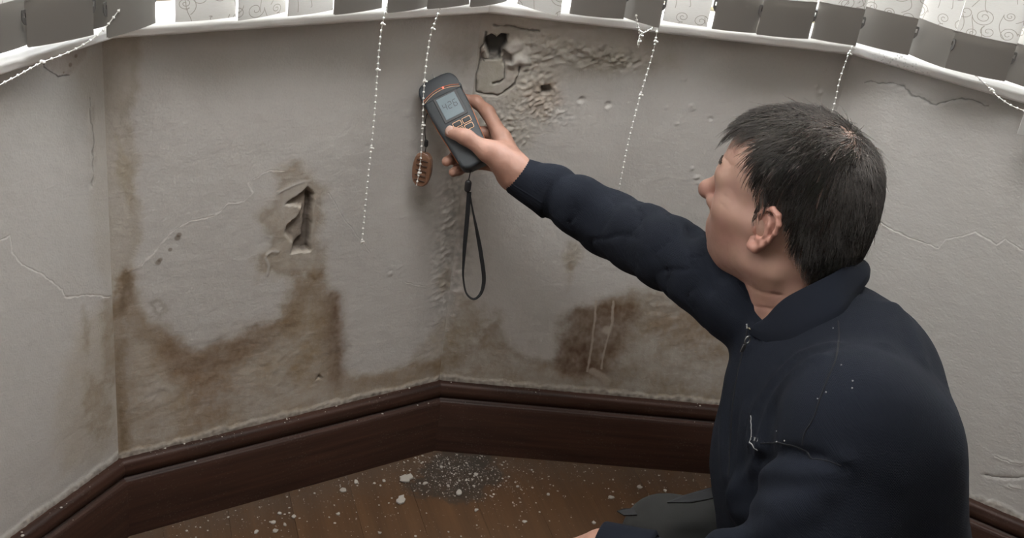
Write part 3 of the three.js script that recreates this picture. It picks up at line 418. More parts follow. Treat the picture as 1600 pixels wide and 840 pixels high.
// ---------------------------------------------------------------- plaster that has come off the wall
{
  const chipM = [std(lin(0.42, 0.39, 0.35), 0.9), std(lin(0.36, 0.33, 0.29), 0.9)];
  function flake(r, th, n = 9, jag = 0.45) {
    const out = []; for (let k = 0; k < n; k++) { const a = k / n * 6.283, q = r * (1 - jag * rnd()); out.push(new THREE.Vector2(Math.cos(a) * q, Math.sin(a) * q * rr(0.6, 0.95))); }
    const g = new THREE.ExtrudeGeometry(new THREE.Shape(out), { depth: th, bevelEnabled: true, bevelSize: r * 0.06, bevelThickness: th * 0.2, bevelSegments: 1 }).rotateX(-Math.PI / 2).translate(0, th * 0.2, 0);
    const p = g.attributes.position; for (let v = 0; v < p.count; v++) p.setY(v, p.getY(v) + (p.getX(v) ** 2 + p.getZ(v) ** 2) / r * 0.18 + (p.getY(v) > th * 0.5 ? th * 0.3 * n3(p.getX(v) * 200, p.getZ(v) * 200) : 0));
    g.computeVertexNormals(); return g;
  }
  const put = (x, z, r, th, label, jag, n) => { const f = mesh('plaster_flake', flake(r, th, n, jag), chipM[rnd() < 0.7 ? 0 : 1]); f.position.set(x, 0.0002, z); f.rotation.y = rr(0, 6); return tag(f, label, 'plaster flake', 'loose plaster flakes on the floor'); };
  put(-0.133, -1.682, 0.014, 0.003, 'largest pale plaster flake on the floor, left edge of the black dirt', 0.5, 13);
  put(-0.132, -1.622, 0.0125, 0.003, 'second large pale plaster flake, lying in front of the largest one on the wooden floor', 0.55, 13);
  put(-0.036, -1.664, 0.008, 0.0025, 'pale oval plaster flake at the right edge of the black dirt patch', 0.3, 9);
  const L2 = 'small pale plaster flake in the loose scatter across the left of the floor';
  for (const [x, z, r, own] of [[-0.234,-1.627,0.007,'left one of a pair of middling plaster flakes left of the black dirt'],[-0.216,-1.654,0.006,'right one of a pair of middling plaster flakes, nearer the skirting'],[-0.322,-1.504,0.006],[-0.31,-1.522,0.005],[-0.325,-1.547,0.0045],[-0.33,-1.523,0.0055],[-0.3,-1.544,0.0045],[-0.012,-1.722,0.005,'slim plaster flake tight against the skirting foot right of the dirt'],[-0.001,-1.627,0.004],[-0.098,-1.677,0.006],[-0.155,-1.535,0.0035],[-0.23,-1.566,0.005],[0.233,-1.712,0.0065,'elongated plaster flake on bare boards, left of the black pocket flap'],[0.285,-1.752,0.0065,'plaster flake close to the skirting, up from the black pocket flap'],[0.332,-1.753,0.004,'rightmost plaster flake, between skirting and the black pocket flap'],[0.083,-1.614,0.0045,'single plaster flake on the orange boards at the bottom centre'],[0.202,-1.637,0.0045,'round pale plaster flake just above the left hand'],[-0.003,-1.625,0.004],[0.065,-1.705,0.004],[0.12,-1.695,0.0035],[-0.351,-1.495,0.006],[-0.075,-1.729,0.004],[-0.057,-1.679,0.004],[-0.169,-1.668,0.004]]) put(x, z, r, 0.0018, own || L2, 0.5, 8);
  // dust-size crumbs, past counting
  const crumbs = (name, label, spots, m) => { const gs = spots.map(([x, y, z, r]) => { const g = new THREE.IcosahedronGeometry(r, 0); g.scale(rr(0.7, 1.5), rr(0.35, 0.7), rr(0.7, 1.5)); g.rotateY(rr(0, 6)); return g.translate(x, y + r * 0.3, z); }); tag(mesh(name, gs, m), label, 'plaster crumbs', null, 'stuff'); };
  const inside = (x, z, m) => FAC.every(f => (x - f.px) * f.nx + (z - f.pz) * f.nz > m);
  const sp = []; let guard = 0;
  while (sp.length < 1500 && guard++ < 60000) {
    const mode = rnd(), x = mode < 0.11 ? -0.05 + 0.14 * (rnd() + rnd() - 1) : rr(-0.5, 0.45), z = mode < 0.11 ? -1.715 + 0.08 * (rnd() + rnd() - 1) : rr(-1.83, -1.3);
    if (!inside(x, z, 0.026) || x > 0.17 && z > -1.7) continue;
    let d = 9; for (const f of FAC) d = Math.min(d, (x - f.px) * f.nx + (z - f.pz) * f.nz);
    if (mode >= 0.11 && rnd() > Math.exp(-d / 0.11) + 0.1) continue;
    sp.push([x, 0, z, 0.0004 + 0.0016 * rnd() ** 4]);
  }
  crumbs('plaster_crumbs', 'scattered fine plaster crumbs on the floor along the skirting', sp, chipM[0]);
  const ss = [];
  for (const [i, n] of [[0, 90], [1, 120], [2, 40], [3, 8]]) for (let k = 0; k < n; k++) {
    const f = FAC[i], u = rr(0.01, 0.55), t = rnd(), where = t < 0.6 ? [SK, rr(0.002, 0.011)] : t < 0.8 ? [0.1098, rr(0.014, 0.018)] : [0.1415, 0.0122];
    const cl = n3(u * 22, i * 5.1, 2); if (cl < rr(-0.3, 0.4)) continue;
    const p = fp(i, u, where[0], where[1]); ss.push([p.x, p.y, p.z, 0.0004 + 0.0018 * rnd() ** 3]);
  }
  crumbs('skirting_crumbs', 'plaster crumbs fallen on the ledges of the dark skirting', ss, chipM[0]);
}

// ---------------------------------------------------------------- smooth solids: distance fields meshed with surface nets
const smin = (a, b, k) => { const h = clamp(0.5 + 0.5 * (b - a) / k); return b + (a - b) * h - k * h * (1 - h); };
const capD = (x, y, z, q) => {                                        // q = [ax, ay, az, bx, by, bz, ra, rb]
  const ex = q[3] - q[0], ey = q[4] - q[1], ez = q[5] - q[2], wx = x - q[0], wy = y - q[1], wz = z - q[2];
  const t = clamp((wx * ex + wy * ey + wz * ez) / (ex * ex + ey * ey + ez * ez + 1e-12)), dx = wx - ex * t, dy = wy - ey * t, dz = wz - ez * t;
  return Math.sqrt(dx * dx + dy * dy + dz * dz) - (q[6] + (q[7] - q[6]) * t);
};
const ellD = (x, y, z, q) => {                                        // q = [cx, cy, cz, rx, ry, rz]
  const dx = x - q[0], dy = y - q[1], dz = z - q[2], a = dx / q[3], b = dy / q[4], c = dz / q[5], k0 = Math.sqrt(a * a + b * b + c * c);
  const a2 = a / q[3], b2 = b / q[4], c2 = c / q[5], k1 = Math.sqrt(a2 * a2 + b2 * b2 + c2 * c2); return k1 < 1e-9 ? -Math.min(q[3], q[4], q[5]) : k0 * (k0 - 1) / k1;
};
// prims: {c: capsule | e: ellipsoid, k: blend, s: subtract}
const C = (a, b, ra, rb, k = 0.02, s = 0) => ({ q: [...a, ...b, ra, rb], f: capD, k, s });
const E = (c, r, k = 0.02, s = 0) => ({ q: [...c, ...r], f: ellD, k, s });
const chainP = (pts, rad, k = 0.02) => pts.slice(1).map((p, i) => C(pts[i], p, rad[i], rad[i + 1], k));
const field = P => (x, y, z) => { let d = 1; for (let i = 0; i < P.length; i++) { const p = P[i], v = p.f(x, y, z, p.q); d = i === 0 ? v : p.s ? -smin(-d, v, p.k) : smin(d, v, p.k); } return d; };
function nets(f, lo, hi, h, grad = true) {
  const n = [0, 1, 2].map(i => Math.ceil((hi[i] - lo[i]) / h) + 1), [nx, ny, nz] = n, G = new Float32Array(nx * ny * nz), B = 6, id = (i, j, k) => (k * ny + j) * nx + i;
  for (let k = 0; k < nz; k += B) for (let j = 0; j < ny; j += B) for (let i = 0; i < nx; i += B) {
    const ie = Math.min(i + B, nx), je = Math.min(j + B, ny), ke = Math.min(k + B, nz), m = f(lo[0] + (i + ie - 1) / 2 * h, lo[1] + (j + je - 1) / 2 * h, lo[2] + (k + ke - 1) / 2 * h), far = Math.abs(m) > B * h * 1.6;
    for (let c = k; c < ke; c++) for (let b = j; b < je; b++) for (let a = i; a < ie; a++) G[id(a, b, c)] = far ? m : f(lo[0] + a * h, lo[1] + b * h, lo[2] + c * h);
  }
  const V = new Int32Array(nx * ny * nz).fill(-1), pos = [], idx = [];
  for (let k = 0; k < nz - 1; k++) for (let j = 0; j < ny - 1; j++) for (let i = 0; i < nx - 1; i++) {
    let s = 0, sx = 0, sy = 0, sz = 0, cnt = 0; const g = [];
    for (let c = 0; c < 8; c++) { const v = G[id(i + (c & 1), j + (c >> 1 & 1), k + (c >> 2))]; g.push(v); if (v < 0) s++; }
    if (s === 0 || s === 8) continue;
    for (let c = 0; c < 8; c++) for (let b = 1; b < 8; b <<= 1) { if (c & b) continue; const u = g[c], v = g[c | b]; if ((u < 0) === (v < 0)) continue; const t = u / (u - v); sx += (c & 1) + (b === 1 ? t : 0); sy += (c >> 1 & 1) + (b === 2 ? t : 0); sz += (c >> 2) + (b === 4 ? t : 0); cnt++; }
    V[id(i, j, k)] = pos.length / 3; pos.push(lo[0] + (i + sx / cnt) * h, lo[1] + (j + sy / cnt) * h, lo[2] + (k + sz / cnt) * h);
  }
  const quad = (a, b, c, d, fl) => { if (a < 0 || b < 0 || c < 0 || d < 0) return; fl ? idx.push(a, c, b, a, d, c) : idx.push(a, b, c, a, c, d); };
  for (let k = 1; k < nz - 1; k++) for (let j = 1; j < ny - 1; j++) for (let i = 1; i < nx - 1; i++) {
    const v = G[id(i, j, k)] < 0;
    if (v !== G[id(i + 1, j, k)] < 0) quad(V[id(i, j - 1, k - 1)], V[id(i, j, k - 1)], V[id(i, j, k)], V[id(i, j - 1, k)], !v);
    if (v !== G[id(i, j + 1, k)] < 0) quad(V[id(i - 1, j, k - 1)], V[id(i - 1, j, k)], V[id(i, j, k)], V[id(i, j, k - 1)], !v);
    if (v !== G[id(i, j, k + 1)] < 0) quad(V[id(i - 1, j - 1, k)], V[id(i, j - 1, k)], V[id(i, j, k)], V[id(i - 1, j, k)], !v);
  }
  const nor = new Float32Array(pos.length);
  for (let v = 0; v < pos.length; v += 3) { const e = h * 0.6, x = pos[v], y = pos[v + 1], z = pos[v + 2]; let a = f(x + e, y, z) - f(x - e, y, z), b = f(x, y + e, z) - f(x, y - e, z), c = f(x, y, z + e) - f(x, y, z - e); const l = Math.hypot(a, b, c) || 1; nor[v] = a / l; nor[v + 1] = b / l; nor[v + 2] = c / l; }
  const g = new THREE.BufferGeometry(); g.setAttribute('position', new THREE.Float32BufferAttribute(pos, 3)); g.setAttribute('normal', new THREE.BufferAttribute(nor, 3)); g.setIndex(idx);
  g.setAttribute('uv', new THREE.Float32BufferAttribute(new Float32Array(pos.length / 3 * 2), 2)); return g;
}
function pushOut(g, fn) {                                             // move every vertex along its normal by fn(position, normal)
  const p = g.attributes.position, n = g.attributes.normal, a = V3(), b = V3();
  for (let v = 0; v < p.count; v++) { a.fromBufferAttribute(p, v); b.fromBufferAttribute(n, v); const d = fn(a, b); p.setXYZ(v, a.x + b.x * d, a.y + b.y * d, a.z + b.z * d); }
  g.computeVertexNormals(); return g;
}
const segD = (p, l) => { let d = 1e9; for (let i = 0; i + 1 < l.length; i++) { const a = l[i], b = l[i + 1], ex = b[0] - a[0], ey = b[1] - a[1], ez = b[2] - a[2], wx = p.x - a[0], wy = p.y - a[1], wz = p.z - a[2], t = clamp((wx * ex + wy * ey + wz * ez) / (ex * ex + ey * ey + ez * ez)); d = Math.min(d, (wx - ex * t) ** 2 + (wy - ey * t) ** 2 + (wz - ez * t) ** 2); } return Math.sqrt(d); };
const boxUV = (g, s) => { const p = g.attributes.position, n = g.attributes.normal, uv = g.attributes.uv; for (let v = 0; v < p.count; v++) { const ax = Math.abs(n.getX(v)), az = Math.abs(n.getZ(v)); uv.setXY(v, (p.getX(v) * 0.77 - p.getZ(v) * 0.64) * s, (p.getY(v) + 0.5 * p.getX(v) + 0.3 * p.getZ(v)) * s); } return g; };

// ---------------------------------------------------------------- the man
const PB = V3(0.45, 0, -1.26);                                        // where he crouches
const man = base('person', PB);
tag(man, 'crouching man in navy half zip sweatshirt reaching a meter towards the damp wall corner', 'person');
// head frame: x where the face looks, y up, z to his right
const HC = V3(0.3385, 0.7421, -1.3985), HM = new THREE.Matrix4().makeBasis(V3(-0.8039, -0.0000, -0.5948), V3(-0.0000, 1.0000, 0.0000), V3(0.5948, 0.0000, -0.8039)).setPosition(HC), HI = HM.clone().invert();
const h2w = (x, y, z) => V3(x, y, z).applyMatrix4(HM), arr = v => [v.x, v.y, v.z];
const headP = [
  E([-0.004, 0.044, 0], [0.098, 0.088, 0.076]), E([0.030, 0.050, 0], [0.066, 0.062, 0.063], 0.02), E([-0.05, -0.005, 0], [0.045, 0.05, 0.058], 0.03),
  E([0.052, -0.020, 0], [0.047, 0.078, 0.047], 0.03), C([0.004, -0.054, 0.050], [0.074, -0.088, 0.014], 0.019, 0.018, 0.025), C([0.004, -0.054, -0.050], [0.074, -0.088, -0.014], 0.019, 0.018, 0.025),
  C([0.004, -0.05, 0.05], [-0.004, 0.0, 0.06], 0.018, 0.014, 0.025), C([0.004, -0.05, -0.05], [-0.004, 0.0, -0.06], 0.018, 0.014, 0.025),
  C([0.076, 0.032, 0.044], [0.062, -0.006, 0.045], 0.010, 0.012, 0.024), C([0.076, 0.032, -0.044], [0.062, -0.006, -0.045], 0.010, 0.012, 0.024), C([0.064, -0.008, 0.046], [0.02, -0.004, 0.06], 0.013, 0.011, 0.025), C([0.064, -0.008, -0.046], [0.02, -0.004, -0.06], 0.013, 0.011, 0.025), E([0.062, -0.048, 0.028], [0.028, 0.034, 0.018], 0.02), E([0.062, -0.048, -0.028], [0.028, 0.034, 0.018], 0.02),
  E([0.036, -0.030, 0.040], [0.036, 0.042, 0.021], 0.025), E([0.036, -0.030, -0.040], [0.036, 0.042, 0.021], 0.025),
  C([0.076, 0.034, -0.043], [0.091, 0.036, -0.01], 0.0125, 0.0115, 0.012), C([0.076, 0.034, 0.043], [0.091, 0.036, 0.01], 0.0125, 0.0115, 0.012),
  E([0.094, 0.017, 0.029], [0.015, 0.010, 0.014], 0.010, 1), E([0.094, 0.017, -0.029], [0.015, 0.010, 0.014], 0.010, 1),
  E([0.0735, 0.0175, 0.0305], [0.0122, 0.0122, 0.0145], 0.005), E([0.0735, 0.0175, -0.0305], [0.0122, 0.0122, 0.0145], 0.005),
  C([0.091, 0.028, 0], [0.1185, -0.013, 0], 0.0075, 0.011, 0.009), E([0.1205, -0.0165, 0], [0.0135, 0.0122, 0.0122], 0.008), E([0.1025, -0.0235, 0.0125], [0.011, 0.0085, 0.0075], 0.006), E([0.1025, -0.0235, -0.0125], [0.011, 0.0085, 0.0075], 0.006),
  E([0.106, -0.0335, 0.0065], [0.005, 0.004, 0.0035], 0.004, 1), E([0.106, -0.0335, -0.0065], [0.005, 0.004, 0.0035], 0.004, 1),
  E([0.084, -0.05, 0], [0.021, 0.026, 0.03], 0.016), C([0.098, -0.0515, -0.014], [0.098, -0.0515, 0.014], 0.0055, 0.0055, 0.006), C([0.096, -0.0625, -0.012], [0.096, -0.0625, 0.012], 0.006, 0.006, 0.006), C([0.107, -0.057, -0.022], [0.107, -0.057, 0.022], 0.0022, 0.0022, 0.004, 1),
  E([0.0825, -0.087, 0], [0.0175, 0.0155, 0.02], 0.014), C([0.093, -0.074, -0.012], [0.093, -0.074, 0.012], 0.003, 0.003, 0.008, 1),
  C([-0.028, -0.03, 0], [-0.052, -0.15, 0.004], 0.056, 0.06, 0.03), C([0.035, -0.075, 0], [-0.02, -0.135, 0.0], 0.03, 0.042, 0.035), C([-0.02, -0.055, -0.052], [-0.012, -0.15, -0.022], 0.013, 0.012, 0.025), C([-0.02, -0.055, 0.052], [-0.012, -0.15, 0.022], 0.013, 0.012, 0.025),
];
const headF = field(headP);
const gradH = (p, o) => { const e = 0.0015; o.set(headF(p.x + e, p.y, p.z) - headF(p.x - e, p.y, p.z), headF(p.x, p.y + e, p.z) - headF(p.x, p.y - e, p.z), headF(p.x, p.y, p.z + e) - headF(p.x, p.y, p.z - e)).normalize(); return o; };
const cut = [[0, 0.092], [0.4, 0.098], [0.75, 0.102], [0.95, 0.098], [1.08, 0.082], [1.2, 0.062], [1.32, 0.034], [1.42, 0.006], [1.5, 0.014], [1.58, 0.036], [1.78, 0.04], [1.98, 0.022], [2.15, -0.012], [2.5, -0.046], [3.15, -0.058]];
function scalp(x, y, z) { const a = Math.atan2(Math.abs(z), x); let c = 0; for (let i = 1; i < cut.length; i++) if (a <= cut[i][0] || i === cut.length - 1) { c = mix(cut[i - 1][1], cut[i][1], clamp((a - cut[i - 1][0]) / (cut[i][0] - cut[i - 1][0]))); break; } return y - c; }   // > 0 under the hair
function ear(side) {                                                  // in the head frame
  const P = (u, v, w) => { const c = Math.cos(0.16), s = Math.sin(0.16), b = u * c + v * s * 0.9, q = v * c - u * s * 0.4; return [0.006 - b * 0.001, 0.001 + q * 0.001, side * (0.0705 + w * 0.001)]; };
  const rim = [[0, 6, 3], [-2, 16, 4.5], [2, 27, 6], [12, 33, 9], [22, 30, 12], [28, 20, 14.5], [28, 8, 15], [24, -6, 13], [17, -17, 10]].map(p => P(...p));
  const anti = [[11, 22, 7], [17, 12, 10], [18.5, 0, 10.5], [14, -11, 8.5], [8, -13, 7]].map(p => P(...p));
  const lobe = [[17, -17, 9.5], [10, -26, 8], [3, -27, 5], [0, -18, 3]].map(p => P(...p));
  const L = [];
  L.push(C(P(4, 20, 0), P(18, 8, 5), 0.006, 0.007, 0.006), C(P(10, 24, 3), P(19, 20, 8), 0.006, 0.005, 0.006), C(P(18, 8, 5), P(12, -12, 4), 0.007, 0.006, 0.006), C(P(4, 10, -2), P(4, -14, -1), 0.007, 0.007, 0.006));
  L.push(...chainP(rim, [0.0034, 0.0034, 0.0036, 0.0038, 0.0038, 0.0036, 0.0034, 0.0034, 0.004], 0.0025), ...chainP(anti, [0.0024, 0.0032, 0.0034, 0.0034, 0.003], 0.003), ...chainP(lobe, [0.0045, 0.0056, 0.0055, 0.004], 0.005));
  L.push(E(P(-1, -4, 5), [0.005, 0.0065, 0.004], 0.003), E(P(7, -1, 7), [0.0062, 0.0085, 0.0075], 0.003, 1), C(P(14, 26, 10), P(22.5, 18, 13), 0.0026, 0.003, 0.003, 1), C(P(22.5, 18, 14), P(22.5, 2, 14.5), 0.0026, 0.002, 0.003, 1));
  return field(L);
}
// meter frame (also the hand's): x across the meter, y towards its pins, z out of its display
const MC = V3(-0.1145, 0.6727, -1.7030), MM = new THREE.Matrix4().makeBasis(V3(0.8760, 0.4245, -0.2333), V3(-0.4738, 0.6504, -0.5954), V3(-0.1010, 0.6322, 0.7709)).setPosition(MC);
const handP = {
  palm: [C([0.0570, -0.1086, -0.0108], [0.055, -0.092, -0.012], 0.0215, 0.0225, 0.02), C([0.055, -0.09, -0.004], [0.056, -0.042, -0.018], 0.018, 0.0135, 0.014), C([0.052, -0.09, -0.014], [0.054, -0.058, -0.026], 0.018, 0.0135, 0.014), C([0.05, -0.094, -0.02], [0.05, -0.075, -0.031], 0.017, 0.0125, 0.014), C([0.05, -0.1, -0.018], [0.044, -0.089, -0.03], 0.015, 0.012, 0.014),
    C([0.056, -0.102, 0.004], [0.028, -0.066, 0.021], 0.02, 0.0145, 0.016), E([0.044, -0.08, 0.008], [0.016, 0.022, 0.016], 0.014), C([0.05, -0.07, -0.006], [0.036, -0.062, 0.012], 0.012, 0.011, 0.014), C([0.0570, -0.1086, -0.0108], [0.0733, -0.1259, -0.0071], 0.0215, 0.0225, 0.02)],
  fingers: [ chainP([[0.028, -0.066, 0.021], [0.006, -0.036, 0.0275], [-0.0125, -0.0185, 0.0235]], [0.0138, 0.0112, 0.0092], 0.008),
    chainP([[0.056, -0.042, -0.018], [0.0505, 0.006, -0.0215], [0.040, 0.030, -0.026], [0.021, 0.043, -0.026]], [0.0122, 0.0105, 0.0094, 0.0078], 0.006),
    chainP([[0.054, -0.058, -0.026], [0.047, -0.022, -0.04], [0.022, -0.012, -0.036], [-0.002, -0.012, -0.027]], [0.0118, 0.0105, 0.0094, 0.008], 0.006),
    chainP([[0.05, -0.075, -0.031], [0.036, -0.046, -0.0445], [0.006, -0.036, -0.04], [-0.02, -0.041, -0.028], [-0.0345, -0.047, -0.013]], [0.0115, 0.0102, 0.0094, 0.0086, 0.0076], 0.006),
    chainP([[0.044, -0.089, -0.03], [0.026, -0.066, -0.043], [0.0, -0.058, -0.038], [-0.022, -0.062, -0.026], [-0.031, -0.066, -0.016]], [0.0105, 0.0092, 0.0084, 0.0078, 0.007], 0.006) ] };
function handField(H) { const pf = field(H.palm), ff = H.fingers.map(field); return (x, y, z) => { const p = pf(x, y, z); let d = p; for (const q of ff) d = Math.min(d, smin(p, q(x, y, z), 0.009)); return d; }; }
const WR = V3(0.078, -0.136, -0.004).applyMatrix4(MM);
// left hand hangs relaxed from the forearm that rests on the thigh; its own frame: x along the fingers, y back of the hand, z to the thumb side
const LW = V3(0.163, 0.389, -1.125), LEL = V3(0.345, 0.395, -1.06), lx = LW.clone().sub(LEL).normalize(), lz = V3().crossVectors(lx, V3(0.1, 1, 0.25)).normalize(), ly = V3().crossVectors(lz, lx);
const hx = lx.clone().add(V3(0, -0.85, 0)).normalize(), hy = V3().crossVectors(lz, hx), LMt = new THREE.Matrix4().makeBasis(hx, hy, lz).setPosition(LW.clone().addScaledVector(lx, 0.010).add(V3(0, -0.006, 0)));
const lhand = { palm: [C([-0.02, 0, 0], [0, 0, 0], 0.023, 0.0235, 0.02), ...[[0.026, 0.0125], [0.008, 0.0125], [-0.01, 0.012], [-0.026, 0.011]].map(([z, r]) => C([0.004, 0, z * 0.6], [0.082 - Math.abs(z - 0.006) * 0.25, -0.002, z], 0.017, r, 0.014)), C([0.01, -0.004, 0.014], [0.042, -0.016, 0.034], 0.017, 0.0125, 0.014)],
  fingers: [chainP([[0.042, -0.016, 0.034], [0.066, -0.026, 0.042], [0.088, -0.034, 0.04]], [0.0125, 0.0105, 0.0085], 0.008), ...[[0.026, 1], [0.008, 1.08], [-0.01, 1], [-0.026, 0.8]].map(([z, l]) => chainP([[0.078, -0.002, z], [0.078 + 0.04 * l, -0.012, z * 1.05], [0.078 + 0.058 * l, -0.032, z * 1.05], [0.078 + 0.06 * l, -0.05, z]], [0.0112, 0.0098, 0.0088, 0.0076], 0.006))] };
const RV = V3(-0.37, 0, -0.93);                                       // his right-hand side at the shoulders
const SHR = [0.296, 0.602, -1.405], SHL = [0.402, 0.622, -1.135], NB = [0.395, 0.562, -1.345];
const armAxis = [[-0.012, 0.620, -1.660], [0.043, 0.615, -1.637], [0.085, 0.606, -1.615], [0.134, 0.595, -1.593], [0.176, 0.604, -1.542], [0.211, 0.613, -1.491], [0.255, 0.615, -1.440], SHR];
const off = (p, s) => [p[0] + RV.x * s, p[1], p[2] + RV.z * s];
const LELa = arr(LEL), LWa = arr(LW), HIPL = [0.53, 0.235, -1.19], HIPR = [0.50, 0.235, -1.36], KNL = [0.245, 0.222, -1.215], KNR = [0.275, 0.21, -1.375];
const torsoCore = [ ...[-0.06, 0.06].flatMap(s => chainP([[0.52, 0.2, -1.26], [0.47, 0.40, -1.275], [0.43, 0.50, -1.285]].map(p => off(p, s)), [0.09, 0.08, 0.07], 0.04)), C(SHL, NB, 0.036, 0.036, 0.03), C(SHR, NB, 0.034, 0.036, 0.03) ];
const bodyF = field([...torsoCore, ...chainP(armAxis, [0.02, 0.024, 0.03, 0.034, 0.036, 0.038, 0.04, 0.045], 0.02), ...chainP([SHL, [0.372, 0.50, -1.075], LELa, LWa], [0.046, 0.042, 0.036, 0.022], 0.02),
  C(HIPL, KNL, 0.075, 0.05, 0.04), C(HIPR, KNR, 0.075, 0.05, 0.04), C(KNL, [0.36, 0.09, -1.2], 0.045, 0.034, 0.03), C(KNR, [0.39, 0.09, -1.4], 0.045, 0.034, 0.03)]);
{
  const local = (g, M) => { g.applyMatrix4(M); return g; };
  const SK0 = [0.33, 0.195, 0.148];
  const paint = (g, fn) => { const p = g.attributes.position, c = new Float32Array(p.count * 3); for (let v = 0; v < p.count; v++) c.set(fn(p.getX(v), p.getY(v), p.getZ(v)), v * 3); g.setAttribute('color', new THREE.BufferAttribute(c, 3)); return g; };
  const mott = (x, y, z, a) => 1 + a * fbm(x * 60, y * 60, z * 60, 3);
  let hg = nets(headF, [-0.13, -0.15, -0.1], [0.14, 0.15, 0.1], 0.0026);
  pushOut(hg, p => {                                                  // forehead lines, crow's feet, cheek crease, neck folds
    let d = 0.0005 * fbm(p.x * 90, p.y * 90, p.z * 90, 3);
    if (p.x > 0.03 && p.y > 0.045 && p.y < 0.09) d -= 0.0011 * sst(0.03, 0.06, p.x) * Math.max(0, Math.sin(p.y * 480 + 2 * n3(p.x * 40, p.z * 30, 1))) ** 3;
    for (const s of [-1, 1]) { const q = s * p.z; for (const [y1, k] of [[0.026, 0.3], [0.016, 0], [0.006, -0.35]]) { const t = (0.072 - p.x) / 0.022, yy = y1 + k * 0.012 * t; if (t > 0 && t < 1 && q > 0.03) d -= 0.0006 * Math.exp(-(((p.y - yy) / 0.0018) ** 2)) * Math.sin(t * 3.1); }
      d -= 0.002 * Math.exp(-((segD({ x: p.x, y: p.y, z: q }, [[0.098, -0.022, 0.022], [0.085, -0.045, 0.034], [0.075, -0.07, 0.036]]) / 0.004) ** 2)); d -= 0.0004 * Math.exp(-((segD({ x: p.x, y: p.y, z: q }, [[0.09, 0.004, 0.02], [0.078, -0.001, 0.038], [0.064, 0.006, 0.05]]) / 0.003) ** 2)); }
    if (p.y < -0.08 && p.x < 0.05) d -= 0.0014 * Math.max(0, Math.sin((p.y + 0.25 * p.x) * 260 + n3(p.x * 30, p.y * 30, p.z * 30))) ** 4;
    return d;
  });
  paint(hg, (x, y, z) => {
    const m = mott(x, y, z, 0.22); let c = [SK0[0] * m, SK0[1] * m * (1 - 0.06 * n3(x * 50, y * 50, z * 50)), SK0[2] * m];
    const red = Math.exp(-(((x - 0.112) / 0.02) ** 2 + ((y + 0.015) / 0.02) ** 2 + (z / 0.02) ** 2)) * 0.9 + Math.exp(-(((x - 0.05) / 0.035) ** 2 + ((y + 0.03) / 0.035) ** 2 + ((Math.abs(z) - 0.06) / 0.04) ** 2)) * 0.55 + 0.3 * sst(-0.06, -0.1, y);
    c = [c[0] * (1 - 0.04 * red), c[1] * (1 - 0.24 * red), c[2] * (1 - 0.22 * red)];
    const stub = sst(-0.03, -0.05, y) * sst(0.0, 0.03, x) * (0.12 + 0.1 * n3(x * 700, y * 700, z * 700)); c = c.map(q => q * (1 - stub));
    const lip = Math.exp(-(((x - 0.1) / 0.008) ** 2 + ((y + 0.057) / 0.009) ** 2 + (z / 0.02) ** 2)); c = [c[0], c[1] * (1 - 0.3 * lip), c[2] * (1 - 0.25 * lip)];
    const s = sst(-0.004, 0.012, scalp(x, y, z) + 0.004 * n3(x * 60, y * 60, z * 60)), crown = Math.exp(-(((x + 0.04) / 0.05) ** 2 + (z / 0.045) ** 2)) * sst(0.09, 0.12, y), dens = s * (0.92 - 0.3 * crown - 0.1 * sst(0.03, 0.07, x) * sst(0.08, 0.1, y));
    const burnT = sst(0.062, 0.04, y) * sst(-0.012, 0.004, x); return c.map((q, i) => mix(q, [0.15, 0.108, 0.09][i], dens * (1 - 0.75 * burnT)));
  });
  const parts = [local(hg, HM)];
  for (const s of [-1, 1]) { const g = nets(ear(s), [-0.04, -0.045, s > 0 ? 0.055 : -0.1], [0.022, 0.05, s > 0 ? 0.1 : -0.055], 0.0013); paint(g, (x, y, z) => { const m = mott(x, y, z, 0.15); return [SK0[0] * m, SK0[1] * 0.83 * m, SK0[2] * 0.83 * m]; }); parts.push(local(g, HM)); }
  const handCol = (x, y, z) => { const m = mott(x, y, z, 0.28); return [SK0[0] * m, SK0[1] * 0.9 * m, SK0[2] * 0.86 * m]; };
  const rh = nets(handField(handP), [-0.055, -0.155, -0.062], [0.105, 0.06, 0.048], 0.0024);
  pushOut(rh, p => { let d = 0.0005 * fbm(p.x * 110, p.y * 110, p.z * 110, 3); for (const [a, w, k] of [[[[0.03, -0.075, 0.03], [0.036, -0.055, 0.02], [0.045, -0.045, 0.005]], 0.003, -0.002], [[[0.055, -0.11, 0.02], [0.05, -0.085, 0.022]], 0.004, 0.0016], [[[0.075, -0.1, -0.01], [0.07, -0.06, -0.016], [0.066, -0.04, -0.018]], 0.0035, 0.0012], [[[0.012, -0.033, 0.036], [0.006, -0.03, 0.038]], 0.0025, -0.001], [[[0.0, -0.044, 0.034], [0.01, -0.03, 0.036]], 0.0016, -0.001]]) d += k * Math.exp(-((segD(p, a) / w) ** 2)); return d; });
  parts.push(local(paint(rh, handCol), MM));
  parts.push(local(paint(nets(handField(lhand), [-0.08, -0.075, -0.06], [0.16, 0.04, 0.07], 0.0032), handCol), LMt));
  parts.push(paint(nets(bodyF, [-0.05, 0.03, -1.75], [0.68, 0.72, -1.0], 0.011), () => SK0));
  const g = mergeGeometries(parts); g.translate(-PB.x, -PB.y, -PB.z);
  const skin = new THREE.MeshPhysicalMaterial({ color: 0xffffff, vertexColors: true, roughness: 0.52, sheen: 0.15, sheenRoughness: 0.5, sheenColor: lin(0.9, 0.6, 0.5) });
  mesh('body', g, skin, man);
  const fit = (q, M) => { q.applyMatrix4(M); q.translate(-PB.x, -PB.y, -PB.z); return q; };
  const eyeW = std(lin(0.7, 0.66, 0.62), 0.25), iris = std(lin(0.06, 0.08, 0.1), 0.2);
